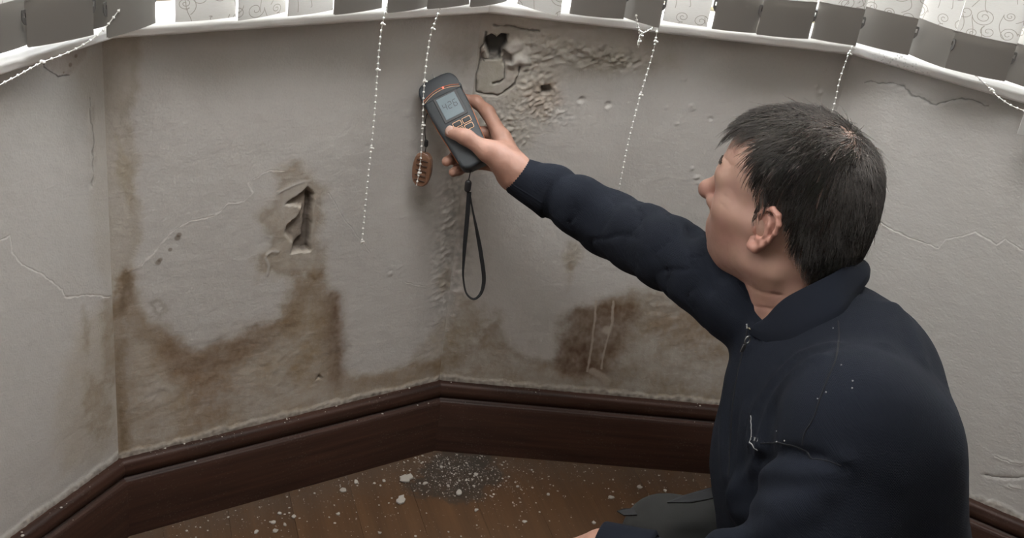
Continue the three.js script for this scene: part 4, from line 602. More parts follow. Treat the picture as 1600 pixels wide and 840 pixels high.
  for (const s of [-1, 1]) { const e = mesh('eye', fit(new THREE.SphereGeometry(0.0118, 20, 16).translate(0.0748, 0.0155, s * 0.0295), HM), eyeW, man); mesh('iris', fit(new THREE.SphereGeometry(0.0062, 16, 12).scale(0.5, 1, 1).translate(0.0843, 0.0158, s * 0.03), HM), iris, e); }
  const nail = (P, q, s) => { const n = new THREE.SphereGeometry(1, 14, 8).scale(...s).applyQuaternion(q).translate(...P); return n; };
  mesh('thumb_nail', fit(nail([-0.0135, -0.0175, 0.0312], new THREE.Quaternion().setFromEuler(new THREE.Euler(0.1, -0.25, 0.82)), [0.0072, 0.0056, 0.0016]), MM), std(lin(0.5, 0.33, 0.27), 0.35), man);
  // brows
  const browG = []; for (const s of [-1, 1]) for (let k = 0; k < 90; k++) { const t = rnd(), z = s * mix(0.014, 0.047, t), p = V3(mix(0.103, 0.08, t * t), 0.041 + 0.006 * Math.sin(t * 2.6) + rr(-0.003, 0.003), z), n = V3(); for (let i = 0; i < 3; i++) p.addScaledVector(gradH(p, n), -headF(p.x, p.y, p.z)); const q = p.clone().add(V3(-0.003, rr(0.0, 0.003), s * 0.006)).addScaledVector(n, 0.0015); browG.push(tube([p, p.clone().lerp(q, 0.5).addScaledVector(n, 0.0008), q], 0.00035, 3, 3)); }
  const hairM = new THREE.MeshPhysicalMaterial({ color: lin(1, 1, 1), vertexColors: true, roughness: 0.42, sheen: 0.3, sheenRoughness: 0.4, sheenColor: lin(0.5, 0.48, 0.46) }), greyM = new THREE.MeshPhysicalMaterial({ color: lin(0.30, 0.26, 0.225), roughness: 0.55 });
  mesh('eyebrows', browG.map(q => fit(q, HM)), std(lin(0.11, 0.09, 0.075), 0.6), man);
  // hair: strands that grow out of a whorl at the crown and follow the skull
  const dark = { p: [], n: [], i: [], c: [] }, grey = { p: [], n: [], i: [], c: [] }, W0 = V3(-0.042, 0.13, 0.004), N = V3(), D = V3(), T = V3();
  const strand = (pts, r, o, tone) => { const b0 = o.p.length / 3, n = pts.length; for (let k = 0; k < n; k++) { const d = V3().subVectors(pts[Math.min(k + 1, n - 1)], pts[Math.max(k - 1, 0)]).normalize(), a = V3(0.3, 0.2, 0.9).cross(d).normalize(), b = V3().crossVectors(d, a), q = r * (1 - 0.85 * (k / (n - 1)) ** 1.6); for (let j = 0; j < 3; j++) { const an = j * 2.0944, nx = a.x * Math.cos(an) + b.x * Math.sin(an), ny = a.y * Math.cos(an) + b.y * Math.sin(an), nz = a.z * Math.cos(an) + b.z * Math.sin(an); o.p.push(pts[k].x + nx * q, pts[k].y + ny * q, pts[k].z + nz * q); o.n.push(nx, ny, nz); o.c.push(tone[0], tone[1], tone[2]); } if (k) for (let j = 0; j < 3; j++) { const s = b0 + (k - 1) * 3 + j, t = b0 + (k - 1) * 3 + (j + 1) % 3; o.i.push(s, s + 3, t, t, s + 3, t + 3); } } };
  let made = 0, tries = 0;
  while (made < 9500 && tries++ < 90000) {
    const u = rr(-1, 1), a = rr(0, 6.2832), q = Math.sqrt(1 - u * u), p = V3(-0.004 + 0.098 * q * Math.cos(a), 0.035 + 0.095 * u, 0.076 * q * Math.sin(a));
    for (let i = 0; i < 4; i++) p.addScaledVector(gradH(p, N), -headF(p.x, p.y, p.z));
    const sc = scalp(p.x, p.y, p.z) + 0.005 * n3(p.x * 70, p.y * 70, p.z * 70); if (sc < 0 || p.y < -0.065) continue;
    const crown = Math.exp(-(((p.x + 0.025) / 0.065) ** 2 + ((p.z) / 0.05) ** 2)) * sst(0.095, 0.125, p.y); if (rnd() < crown * 0.45) continue; if (p.y < 0.05 && p.x > -0.004 && rnd() < 0.6) continue;
    const side = Math.atan2(Math.abs(p.z), p.x), burn = side > 0.98 && side < 1.62 && p.y < 0.066 - 0.02 * sst(1.3, 1.6, side), front = sst(0.02, 0.07, p.x) * sst(0.06, 0.095, p.y), top = sst(0.09, 0.12, p.y);
    const edge = sst(0, 0.02, sc); let len = burn ? 0.011 : mix(0.030, 0.044, top); len = mix(len, 0.052, front) * rr(0.7, 1.15) * mix(0.55, 1, edge * (side > 1.6 ? 1 : 0) + (side > 1.6 ? 0 : 1));
    const stray = rnd() < 0.025 ? rr(0.25, 0.6) : 0, whorlT = crown > 0.3 && rnd() < 0.04 ? 0.35 : 0;
    const pts = [p.clone()], K = 6, st = len / K, clump = V3(n3(p.x * 45, p.y * 45, p.z * 45 + 3), n3(p.x * 45, p.y * 45 + 9, p.z * 45), n3(p.x * 45 + 5, p.y * 45, p.z * 45)), jx = rr(-0.18, 0.18), jz = rr(-0.18, 0.18);
    let c = p.clone(), free = false; D.set(0, 0, 0);
    for (let k = 1; k <= K; k++) {
      gradH(c, N); const r = V3().subVectors(c, W0);
      T.copy(r).normalize().multiplyScalar(1); T.add(V3(0, -0.75 * sst(0.12, 0.06, c.y), 0)); T.add(V3(0.35 * front + 0.0, 0, -0.18 * top));
      if (c.x > 0.0 && c.y < 0.075 && Math.abs(c.z) > 0.045) T.add(V3(-0.9 * sst(0.075, 0.03, c.y), -0.1, 0));   // temples brushed back
      T.addScaledVector(clump, 0.55 + 0.8 * crown).add(V3(jx, 0, jz)); T.addScaledVector(N, -T.dot(N)).normalize(); T.addScaledVector(N, 0.10 + 0.5 * stray + whorlT + 0.12 * front).normalize();
      if (k > 1) T.lerp(D, 0.45).normalize();
      if (free) { T.copy(D).add(V3(0, -0.16, 0)).normalize(); }
      D.copy(T); c = c.clone().addScaledVector(T, st);
      const dd = headF(c.x, c.y, c.z), want = 0.0018 + (0.004 + 0.006 * front + 0.006 * top * rnd()) * (k / K);
      if (front > 0.25 && scalp(c.x, c.y, c.z) < 0.004) free = true;
      if (!free && !stray && !whorlT) { gradH(c, N); c.addScaledVector(N, clamp(want - dd, -st * 0.5, st)); } else if (dd < 0.002) { gradH(c, N); c.addScaledVector(N, 0.002 - dd); }
      pts.push(c.clone());
    }
    const tn = rr(0.75, 1.5) * (1 + 0.5 * n3(p.x * 38, p.y * 38, p.z * 38)) * (1 + 0.5 * crown), gy = rnd() < 0.12 ? rr(0.03, 0.10) : 0; strand(pts, rr(0.00034, 0.00056), (burn && rnd() < 0.85) || rnd() < 0.05 ? grey : dark, [0.50 * tn + gy, 0.445 * tn + gy, 0.41 * tn + gy]); made++;
  }
  for (const [o, m, nm] of [[dark, hairM, 'hair'], [grey, greyM, 'grey_hair']]) { const q = new THREE.BufferGeometry(); q.setAttribute('position', new THREE.Float32BufferAttribute(o.p, 3)); q.setAttribute('normal', new THREE.Float32BufferAttribute(o.n, 3)); q.setIndex(o.i); if (o === dark) q.setAttribute('color', new THREE.Float32BufferAttribute(o.c, 3)); tag(mesh(nm, fit(q, HM), m, man), nm === 'hair' ? 'dark brown hair, thin at the crown' : 'greying sideburn and stray hairs', null, null, 'stuff'); }
}
// ---------------------------------------------------------------- his clothes
const shirtP = [ ...[-0.06, 0, 0.06].flatMap(s => chainP([[0.525, 0.17, -1.25], [0.495, 0.30, -1.255], [0.447, 0.43, -1.27], [0.418, 0.53, -1.295]].map(p => off(p, s)), [0.13, 0.12, 0.11, 0.09], 0.06)),
  C([0.44, 0.565, -1.17], [0.435, 0.57, -1.32], 0.085, 0.08, 0.07), C([0.455, 0.60, -1.13], [0.54, 0.26, -1.14], 0.066, 0.09, 0.07), C([0.43, 0.63, -1.235], [0.425, 0.635, -1.34], 0.045, 0.04, 0.05), C([0.385, 0.52, -1.22], [0.366, 0.515, -1.345], 0.062, 0.052, 0.03), E([0.458, 0.625, -1.25], [0.058, 0.058, 0.085], 0.05),
  C(SHL, [0.415, 0.585, -1.26], 0.066, 0.055, 0.05), C(SHR, NB, 0.05, 0.055, 0.02),
  ...chainP(armAxis, [0.0262, 0.0365, 0.042, 0.046, 0.0485, 0.0495, 0.050, 0.050], 0.014), ...chainP([SHL, [0.388, 0.51, -1.085], LELa, [0.23, 0.372, -1.093], LWa], [0.066, 0.064, 0.058, 0.047, 0.034], 0.045), E([0.305, 0.43, -1.075], [0.05, 0.045, 0.045], 0.03) ];
const shirtF = field(shirtP);
const trouserP = [ C([0.53, 0.2, -1.2], [0.52, 0.2, -1.34], 0.13, 0.13, 0.04), C(HIPL, KNL, 0.095, 0.068, 0.03), C(HIPR, KNR, 0.09, 0.06, 0.02), C(KNL, [0.355, 0.07, -1.2], 0.064, 0.055, 0.02), C(KNR, [0.38, 0.07, -1.4], 0.06, 0.055, 0.02) ];
const trouserF = field(trouserP);
const FOLDS = [];
FOLDS.push({ l: [[0.353,0.679,-1.16],[0.337,0.65,-1.173],[0.332,0.594,-1.207],[0.327,0.564,-1.203],[0.325,0.533,-1.192]], a: 0.006, w: 0.01 });
FOLDS.push({ l: [[0.373,0.679,-1.191],[0.35,0.64,-1.225],[0.329,0.589,-1.234],[0.318,0.549,-1.234],[0.318,0.514,-1.216]], a: 0.005, w: 0.009 });
FOLDS.push({ l: [[0.326,0.507,-1.189],[0.328,0.594,-1.095],[0.355,0.613,-1.065],[0.38,0.615,-1.052]], a: -0.007, w: 0.008 });
FOLDS.push({ l: [[0.319,0.431,-1.22],[0.319,0.549,-1.11],[0.346,0.591,-1.064],[0.379,0.618,-1.053]], a: 0.008, w: 0.013 });
FOLDS.push({ l: [[0.323,0.406,-1.213],[0.327,0.548,-1.057],[0.366,0.586,-1.046]], a: 0.008, w: 0.015 });
FOLDS.push({ l: [[0.277,0.464,-1.095],[0.315,0.509,-1.057],[0.356,0.562,-1.036]], a: 0.006, w: 0.014 });
FOLDS.push({ l: [[0.326,0.527,-1.189],[0.325,0.497,-1.195],[0.321,0.454,-1.218],[0.318,0.418,-1.223]], a: 0.006, w: 0.01 });
FOLDS.push({ l: [[0.311,0.535,-1.253],[0.313,0.495,-1.241],[0.317,0.447,-1.225]], a: 0.004, w: 0.01 });
FOLDS.push({ l: [[0.289,0.604,-1.349],[0.298,0.49,-1.312],[0.307,0.435,-1.251]], a: 0.004, w: 0.012 });
FOLDS.push({ l: [[0.309,0.6,-1.337],[0.308,0.574,-1.325],[0.303,0.542,-1.296],[0.304,0.507,-1.276],[0.308,0.471,-1.257],[0.312,0.441,-1.238]], a: 0.0025, w: 0.006 });
FOLDS.push({ l: [[0.459,0.69,-1.284],[0.43,0.693,-1.184]], a: 0.004, w: 0.012 });
FOLDS.push({ l: [[0.262,0.666,-1.426],[0.269,0.647,-1.385]], a: -0.006, w: 0.009 });
FOLDS.push({ l: [[0.231,0.665,-1.477],[0.244,0.658,-1.41],[0.257,0.63,-1.377]], a: -0.006, w: 0.009 });
FOLDS.push({ l: [[0.474,0.682,-1.187],[0.468,0.690,-1.26],[0.455,0.705,-1.31]], a: 0.004, w: 0.012 }, { l: [[0.40,0.665,-1.1],[0.44,0.60,-1.05],[0.46,0.5,-1.02]], a: 0.003, w: 0.02 });
for (const f of FOLDS) { const b = new THREE.Box3().setFromPoints(f.l.map(p => V3(...p))), c = b.getCenter(V3()), s = b.getSize(V3()); f.c = arr(c); f.r = Math.max(s.x, s.y, s.z) / 2 + f.w * 3; }
{
  const knit = tex(256, 256, (i, j) => 0.5 + 0.3 * Math.sin(i / 256 * 6.2832 * 32) * Math.sin(j / 256 * 6.2832 * 32 + (i >> 3) % 2 * 1.5) + 0.4 * n3(i * 0.3, j * 0.3, 2), false); knit.repeat.set(1, 1);
  const sweatM = new THREE.MeshPhysicalMaterial({ color: lin(0.0078, 0.0098, 0.0155), roughness: 0.95, specularIntensity: 0.35, sheen: 0.12, sheenRoughness: 0.6, sheenColor: lin(0.05, 0.065, 0.10), bumpMap: knit, bumpScale: 0.0005 });
  const ribM = new THREE.MeshPhysicalMaterial({ color: lin(0.0074, 0.0092, 0.0146), roughness: 0.95, specularIntensity: 0.35, sheen: 0.12, sheenRoughness: 0.6, sheenColor: lin(0.05, 0.065, 0.10) });
  const ax = V3(...armAxis[6]).sub(V3(...armAxis[0])).normalize(), a0 = V3(...armAxis[0]);
  let g = nets((x, y, z) => { const d = shirtF(x, y, z); const cutC = -((x - a0.x) * ax.x + (y - a0.y) * ax.y + (z - a0.z) * ax.z); const cl = (x - LW.x) * lx.x + (y - LW.y) * lx.y + (z - LW.z) * lx.z - 0.012; return z < -1.5 || x < 0.05 ? Math.max(d, cutC) : x < 0.2 && z > -1.3 ? Math.max(d, cl) : d; }, [-0.06, 0.05, -1.75], [0.66, 0.78, -0.98], 0.0048);
  pushOut(g, (p, n) => {
    let d = 0.0012 * fbm(p.x * 22, p.y * 22, p.z * 22, 3);
    const t = (p.x - a0.x) * ax.x + (p.y - a0.y) * ax.y + (p.z - a0.z) * ax.z;
    if (t > 0 && t < 0.42 && p.x < 0.3 && p.z < -1.36) {              // rucked sleeve of the stretched arm
      const w = V3(p.x - a0.x, p.y - a0.y, p.z - a0.z).addScaledVector(ax, -t), up = w.y / 0.05, sd = (w.x * 0.6 - w.z * 0.7) / 0.05, m = sst(0.075, 0.12, t) * sst(0.43, 0.34, t);
      const wob = n3(t * 11, up * 1.1, sd) + 0.5 * n3(t * 26, up * 2, sd + 3), ph = t * 105 + up * 1.9 + 1.1 * sd + 3.2 * wob, ph2 = t * 62 - up * 1.6 + 0.6 * sd + 3.4 * n3(t * 8 + 5, up * 1.2, sd);
      const r1 = 1 - Math.abs(Math.sin(ph * 0.5)), r2 = 1 - Math.abs(Math.sin(ph2 * 0.5)), patch = clamp(0.5 + 1.1 * n3(t * 13, up * 1.4, sd + 7));
      d += m * (-0.0050 * r1 ** 6 * patch - 0.0050 * r2 ** 5 * (1 - 0.6 * patch) + 0.0025 * n3(t * 20, up * 1.5, sd + 1) + 0.001) - 0.003 * Math.exp(-(((t - 0.077) / 0.008) ** 2));
    }
    for (const f of FOLDS) { if (Math.abs(p.x - f.c[0]) > f.r || Math.abs(p.y - f.c[1]) > f.r || Math.abs(p.z - f.c[2]) > f.r) continue; const q = segD(p, f.l) / f.w; if (q < 3) d += f.a * Math.exp(-q * q); }
    return d;
  });
  boxUV(g, 12); g.translate(-PB.x, -PB.y, -PB.z);
  const shirt = mesh('sweatshirt', g, sweatM, man);
  const inn = q => { q.translate(-PB.x, -PB.y, -PB.z); return q; };
  // ribbed cuffs: open bands around the wrists
  const cuff = (c, dir, len, r0, r1) => { const up = V3(0, 1, 0), A = V3().crossVectors(dir, up).normalize(), B = V3().crossVectors(A, dir), pos = [], idx = [], nA = 88, rows = [[0, r0 - 0.004], [-0.001, r0 - 0.001], [0.0015, r0 + 0.0008], [len * 0.3, mix(r0, r1, 0.3) + 0.001], [len * 0.7, mix(r0, r1, 0.7) + 0.001], [len - 0.004, r1 + 0.0015], [len, r1 - 0.003]]; rows.forEach(([t, r]) => { for (let k = 0; k <= nA; k++) { const an = k / nA * 6.28319, q = r + 0.0004 * Math.cos(an * 44), p = c.clone().addScaledVector(dir, t).addScaledVector(A, Math.cos(an) * q).addScaledVector(B, Math.sin(an) * q); pos.push(p.x, p.y, p.z); } }); for (let i = 0; i < rows.length - 1; i++) for (let k = 0; k < nA; k++) { const s = i * (nA + 1) + k; idx.push(s, s + nA + 1, s + 1, s + 1, s + nA + 1, s + nA + 2); } const q = new THREE.BufferGeometry(); q.setAttribute('position', new THREE.Float32BufferAttribute(pos, 3)); q.setAttribute('uv', new THREE.Float32BufferAttribute(new Float32Array(pos.length / 3 * 2), 2)); q.setIndex(idx); q.computeVertexNormals(); return inn(q); };
  ribM.side = THREE.DoubleSide;
  mesh('cuff', cuff(a0.clone().addScaledVector(ax, -0.003), V3(...armAxis[2]).sub(a0).normalize(), 0.07, 0.0278, 0.0385), ribM, shirt);
  mesh('cuff', cuff(LW.clone().addScaledVector(lx, 0.014), lx.clone().negate(), 0.065, 0.033, 0.042), ribM, shirt);
  // stand collar
  const top = [[0.324,0.618,-1.336],[0.338,0.656,-1.325],[0.360,0.687,-1.312],[0.388,0.712,-1.311],[0.408,0.719,-1.331],[0.423,0.712,-1.365],[0.426,0.686,-1.413],[0.402,0.647,-1.449],[0.368,0.617,-1.467],[0.330,0.618,-1.445],[0.306,0.629,-1.399]].map(p => V3(...p));
  const bot = [[0.309,0.602,-1.336],[0.332,0.613,-1.3],[0.356,0.644,-1.271],[0.395,0.68,-1.266],[0.418,0.69,-1.304],[0.436,0.702,-1.331],[0.449,0.69,-1.381],[0.466,0.648,-1.45],[0.426,0.592,-1.493],[0.364,0.576,-1.467],[0.319,0.594,-1.397],[0.309,0.602,-1.341]].map(p => V3(...p));
  const ct = new THREE.CatmullRomCurve3(top), cb = new THREE.CatmullRomCurve3(bot), nu = 90, rows = 9, pos = [], idx = [];
  for (let s = 0; s < 2; s++) for (let i = 0; i <= nu; i++) { const A = cb.getPointAt(i / nu), B = ct.getPointAt(i / nu), mid = V3(0.385, A.y, -1.375), o = V3().subVectors(A, mid).setY(0).normalize(); for (let j = 0; j <= rows; j++) { const t = j / rows, p = A.clone().lerp(B, t).addScaledVector(o, 0.0045 * Math.sin(t * 3.1416) * (0.8 + 0.5 * n3(i * 0.09, t * 2, 3)) + (s ? -0.0032 : 0.0006) * Math.min(1, (1 - t) * 6 + 0.25)); pos.push(p.x, p.y - (t < 0.01 ? 0.006 : 0), p.z); } }
  const st = (nu + 1) * (rows + 1);
  for (let s = 0; s < 2; s++) for (let i = 0; i < nu; i++) for (let j = 0; j < rows; j++) { const k = s * st + i * (rows + 1) + j, l = k + rows + 1; s ? idx.push(k, k + 1, l, l, k + 1, l + 1) : idx.push(k, l, k + 1, l, l + 1, k + 1); }
  for (let i = 0; i < nu; i++) { const k = i * (rows + 1) + rows, l = k + rows + 1; idx.push(k, l, k + st, l, l + st, k + st); }
  for (const i of [0, nu]) for (let j = 0; j < rows; j++) { const k = i * (rows + 1) + j; idx.push(k, k + 1, k + st, k + 1, k + 1 + st, k + st); }
  const cg = new THREE.BufferGeometry(); cg.setAttribute('position', new THREE.Float32BufferAttribute(pos, 3)); cg.setAttribute('uv', new THREE.Float32BufferAttribute(new Float32Array(pos.length / 3 * 2), 2)); cg.setIndex(idx); cg.computeVertexNormals();
  mesh('collar', inn(cg), ribM, shirt);
  // zip: teeth up the free edge, slider and puller
  const metal = new THREE.MeshStandardMaterial({ color: lin(0.6, 0.58, 0.52), metalness: 0.9, roughness: 0.35 }), tape = std(lin(0.3, 0.26, 0.17), 0.8);
  const teeth = []; const zc = new THREE.CatmullRomCurve3([V3(0.307,0.629,-1.396), V3(0.307,0.619,-1.377), V3(0.307,0.610,-1.352), V3(0.308,0.603,-1.337)]); for (let k = 0; k < 26; k++) { const p = zc.getPointAt(k / 25); teeth.push(new THREE.SphereGeometry(0.0011, 6, 5).translate(p.x - 0.0015, p.y, p.z + 0.001)); }
  mesh('zip_teeth', teeth.map(inn), metal, shirt);
  mesh('zip_tape', inn(tube([V3(0.308,0.604,-1.335), V3(0.316,0.603,-1.331), V3(0.323,0.610,-1.330), V3(0.324,0.619,-1.334)], 0.0011, 20, 5)), tape, shirt);
  const Z = V3(0.3064, 0.5974, -1.3158); const zp = mesh('zip_puller', [new THREE.TorusGeometry(0.0042, 0.0012, 6, 14).scale(0.8, 1.25, 1).rotateY(0.4).translate(Z.x, Z.y, Z.z), rbox(-0.0025, 0.0025, -0.012, 0, -0.001, 0.001, 0.0008).rotateY(0.4).rotateZ(-0.15).translate(Z.x - 0.002, Z.y - 0.006, Z.z + 0.001)].map(inn), new THREE.MeshStandardMaterial({ color: lin(0.25, 0.25, 0.25), metalness: 0.9, roughness: 0.3 }), shirt);
  // seams, stitched lint and chest mark follow the cloth: every sample is dropped onto the nearest bit of it
  const gp = shirt.geometry.attributes.position, gn = shirt.geometry.attributes.normal;
  const drop = (p, lift) => { let bd = 1e9, bi = 0; for (let v = 0; v < gp.count; v++) { const d = (gp.getX(v) - p.x) ** 2 + (gp.getY(v) - p.y) ** 2 + (gp.getZ(v) - p.z) ** 2; if (d < bd) { bd = d; bi = v; } } const n = V3().fromBufferAttribute(gn, bi), q = V3().fromBufferAttribute(gp, bi); return p.clone().addScaledVector(n, -V3().subVectors(p, q).dot(n) + lift); };
  const onCloth = (l, n, lift) => { const c = new THREE.CatmullRomCurve3(l.map(p => V3(...p).sub(PB))); return Array.from({ length: n }, (_, k) => drop(c.getPointAt(k / (n - 1)), lift)); };
  const seamM = std(lin(0.0025, 0.003, 0.005), 0.95), threadM = std(lin(0.28, 0.28, 0.275), 0.8);
  for (const l of [[[0.391,0.677,-1.256],[0.383,0.679,-1.208],[0.366,0.691,-1.144],[0.355,0.682,-1.117],[0.347,0.664,-1.098],[0.343,0.645,-1.088],[0.339,0.628,-1.087],[0.338,0.613,-1.082]], [[0.326,0.533,-1.19],[0.323,0.586,-1.12],[0.333,0.603,-1.088],[0.345,0.608,-1.073],[0.361,0.614,-1.061],[0.376,0.616,-1.053]]]) mesh('seam', tube(onCloth(l, 26, -0.0002), 0.0012, 60, 5), seamM, shirt);
  mesh('zip_line', tube(onCloth([[0.309,0.6,-1.337],[0.308,0.574,-1.325],[0.303,0.542,-1.296],[0.304,0.507,-1.276],[0.308,0.471,-1.257],[0.312,0.441,-1.238]], 22, 0), 0.0011, 50, 5), seamM, shirt);
  tag(mesh('lint', [[0.384,0.673,-1.243],[0.346,0.664,-1.101],[0.353,0.673,-1.102],[0.378,0.69,-1.105],[0.369,0.693,-1.13],[0.377,0.686,-1.097],[0.323,0.59,-1.137],[0.325,0.599,-1.107],[0.323,0.583,-1.126]].map(p => { const q = drop(V3(...p).sub(PB), 0.0004); return new THREE.SphereGeometry(rr(0.0006, 0.0011), 6, 5).translate(q.x, q.y, q.z); }), threadM, shirt), null, null, null, 'stuff');
  const lg = [[0.317,0.543,-1.23],[0.318,0.525,-1.214],[0.318,0.517,-1.212],[0.322,0.52,-1.197],[0.325,0.529,-1.19]]; const logoG = [tube(onCloth(lg.slice(0, 3), 10, 0.0002), 0.0006, 20, 5), tube(onCloth(lg.slice(2), 10, 0.0002), 0.0009, 20, 5)]; for (let k = 0; k < 5; k++) { const a = drop(V3(...lg[2]).lerp(V3(...lg[4]), k / 4.4).add(V3(0, 0.006, 0)).sub(PB), 0.0005); logoG.push(tube([a.clone().add(V3(0, 0.003, 0)), a.clone().add(V3(0.0006, 0, (k % 2 ? 1 : -1) * 0.0012)), a.clone().add(V3(0, -0.002, 0.0005))], 0.0005, 6, 4)); }
  mesh('chest_logo', logoG, threadM, shirt);

  // trousers with dark cargo flaps
  const canvas = tex(256, 256, (i, j) => { const t = 0.9 + 0.18 * n3(i * 0.5, j * 0.5, 1) + 0.2 * fbm(i / 40, j / 40, 4, 3); return [0.0145 * t, 0.0143 * t, 0.0128 * t]; });
  const tg = nets(trouserF, [0.13, 0.0, -1.5], [0.7, 0.4, -1.02], 0.007); pushOut(tg, p => 0.004 * fbm(p.x * 14, p.y * 14, p.z * 14, 3) + 0.003 * Math.sin(p.x * 60 + 40 * p.z + 2 * n3(p.x * 8, p.y * 8, p.z * 8)) * sst(0.3, 0.45, p.x)); boxUV(tg, 6); tg.translate(-PB.x, -PB.y, -PB.z);
  const tr = mesh('trousers', tg, new THREE.MeshStandardMaterial({ map: canvas, roughness: 0.92 }), man);
  const bootM = std(lin(0.03, 0.028, 0.026), 0.7);
  for (const z of [-1.2, -1.4]) { const b = field([C([0.37, 0.05, z], [0.26, 0.034, z], 0.045, 0.034, 0.03), C([0.37, 0.05, z], [0.375, 0.11, z], 0.045, 0.05, 0.03)]); const q = nets((x, y, w) => Math.max(b(x, y, w), 0.014 - y), [0.2, 0, z - 0.08], [0.45, 0.19, z + 0.08], 0.006); const bt = mesh('boot', inn(q), bootM, man); mesh('sole', inn(rbox(0.222, 0.416, 0, 0.016, z - 0.04, z + 0.04, 0.007)), bootM, bt); }
  const slab = (pts, th, dir) => { const n = pts.length, pos = [], idx = [], d = V3(...dir).normalize().multiplyScalar(th); for (const s of [0, 1]) for (const p of pts) pos.push(p[0] + d.x * s, p[1] + d.y * s, p[2] + d.z * s); for (let k = 1; k < n - 1; k++) { idx.push(0, k, k + 1, n, n + k + 1, n + k); } for (let k = 0; k < n; k++) { const l = (k + 1) % n; idx.push(k, k + n, l, l, k + n, l + n); } const q = new THREE.BufferGeometry(); q.setAttribute('position', new THREE.Float32BufferAttribute(pos, 3)); q.setIndex(idx); return inn(toCreasedNormals(q, 0.4)); };
  const flapM = std(lin(0.009, 0.009, 0.010), 0.8); flapM.side = THREE.DoubleSide;
  mesh('pocket_flap', slab([[0.256,0.324,-1.317],[0.270,0.332,-1.322],[0.306,0.350,-1.326],[0.344,0.367,-1.329],[0.342,0.373,-1.298],[0.304,0.353,-1.299],[0.285,0.340,-1.304]], 0.006, [0.1, -0.7, -0.5]), flapM, tr);
  mesh('knee_tab', slab([[0.187,0.318,-1.291],[0.196,0.322,-1.293],[0.208,0.324,-1.294],[0.212,0.332,-1.272],[0.195,0.327,-1.273]], 0.006, [0.1, -0.7, -0.5]), flapM, tr);
}

const STRAP = [[-0.0838,0.5988,-1.6620],[-0.0809,0.5810,-1.6620],[-0.0792,0.5376,-1.6620],[-0.0770,0.4704,-1.6620],[-0.0737,0.4305,-1.6620],[-0.0646,0.4026,-1.6620],[-0.0536,0.3961,-1.6620],[-0.0445,0.4059,-1.6620],[-0.0411,0.4300,-1.6620],[-0.0502,0.4748,-1.6620],[-0.0621,0.5181,-1.6620],[-0.0732,0.5550,-1.6620],[-0.0797,0.5790,-1.6620]];
const CAPL = [[-0.1618,0.6905,-1.7160],[-0.1626,0.6674,-1.7160],[-0.1612,0.6412,-1.7160],[-0.1579,0.6268,-1.7160],[-0.1584,0.6105,-1.7160]];
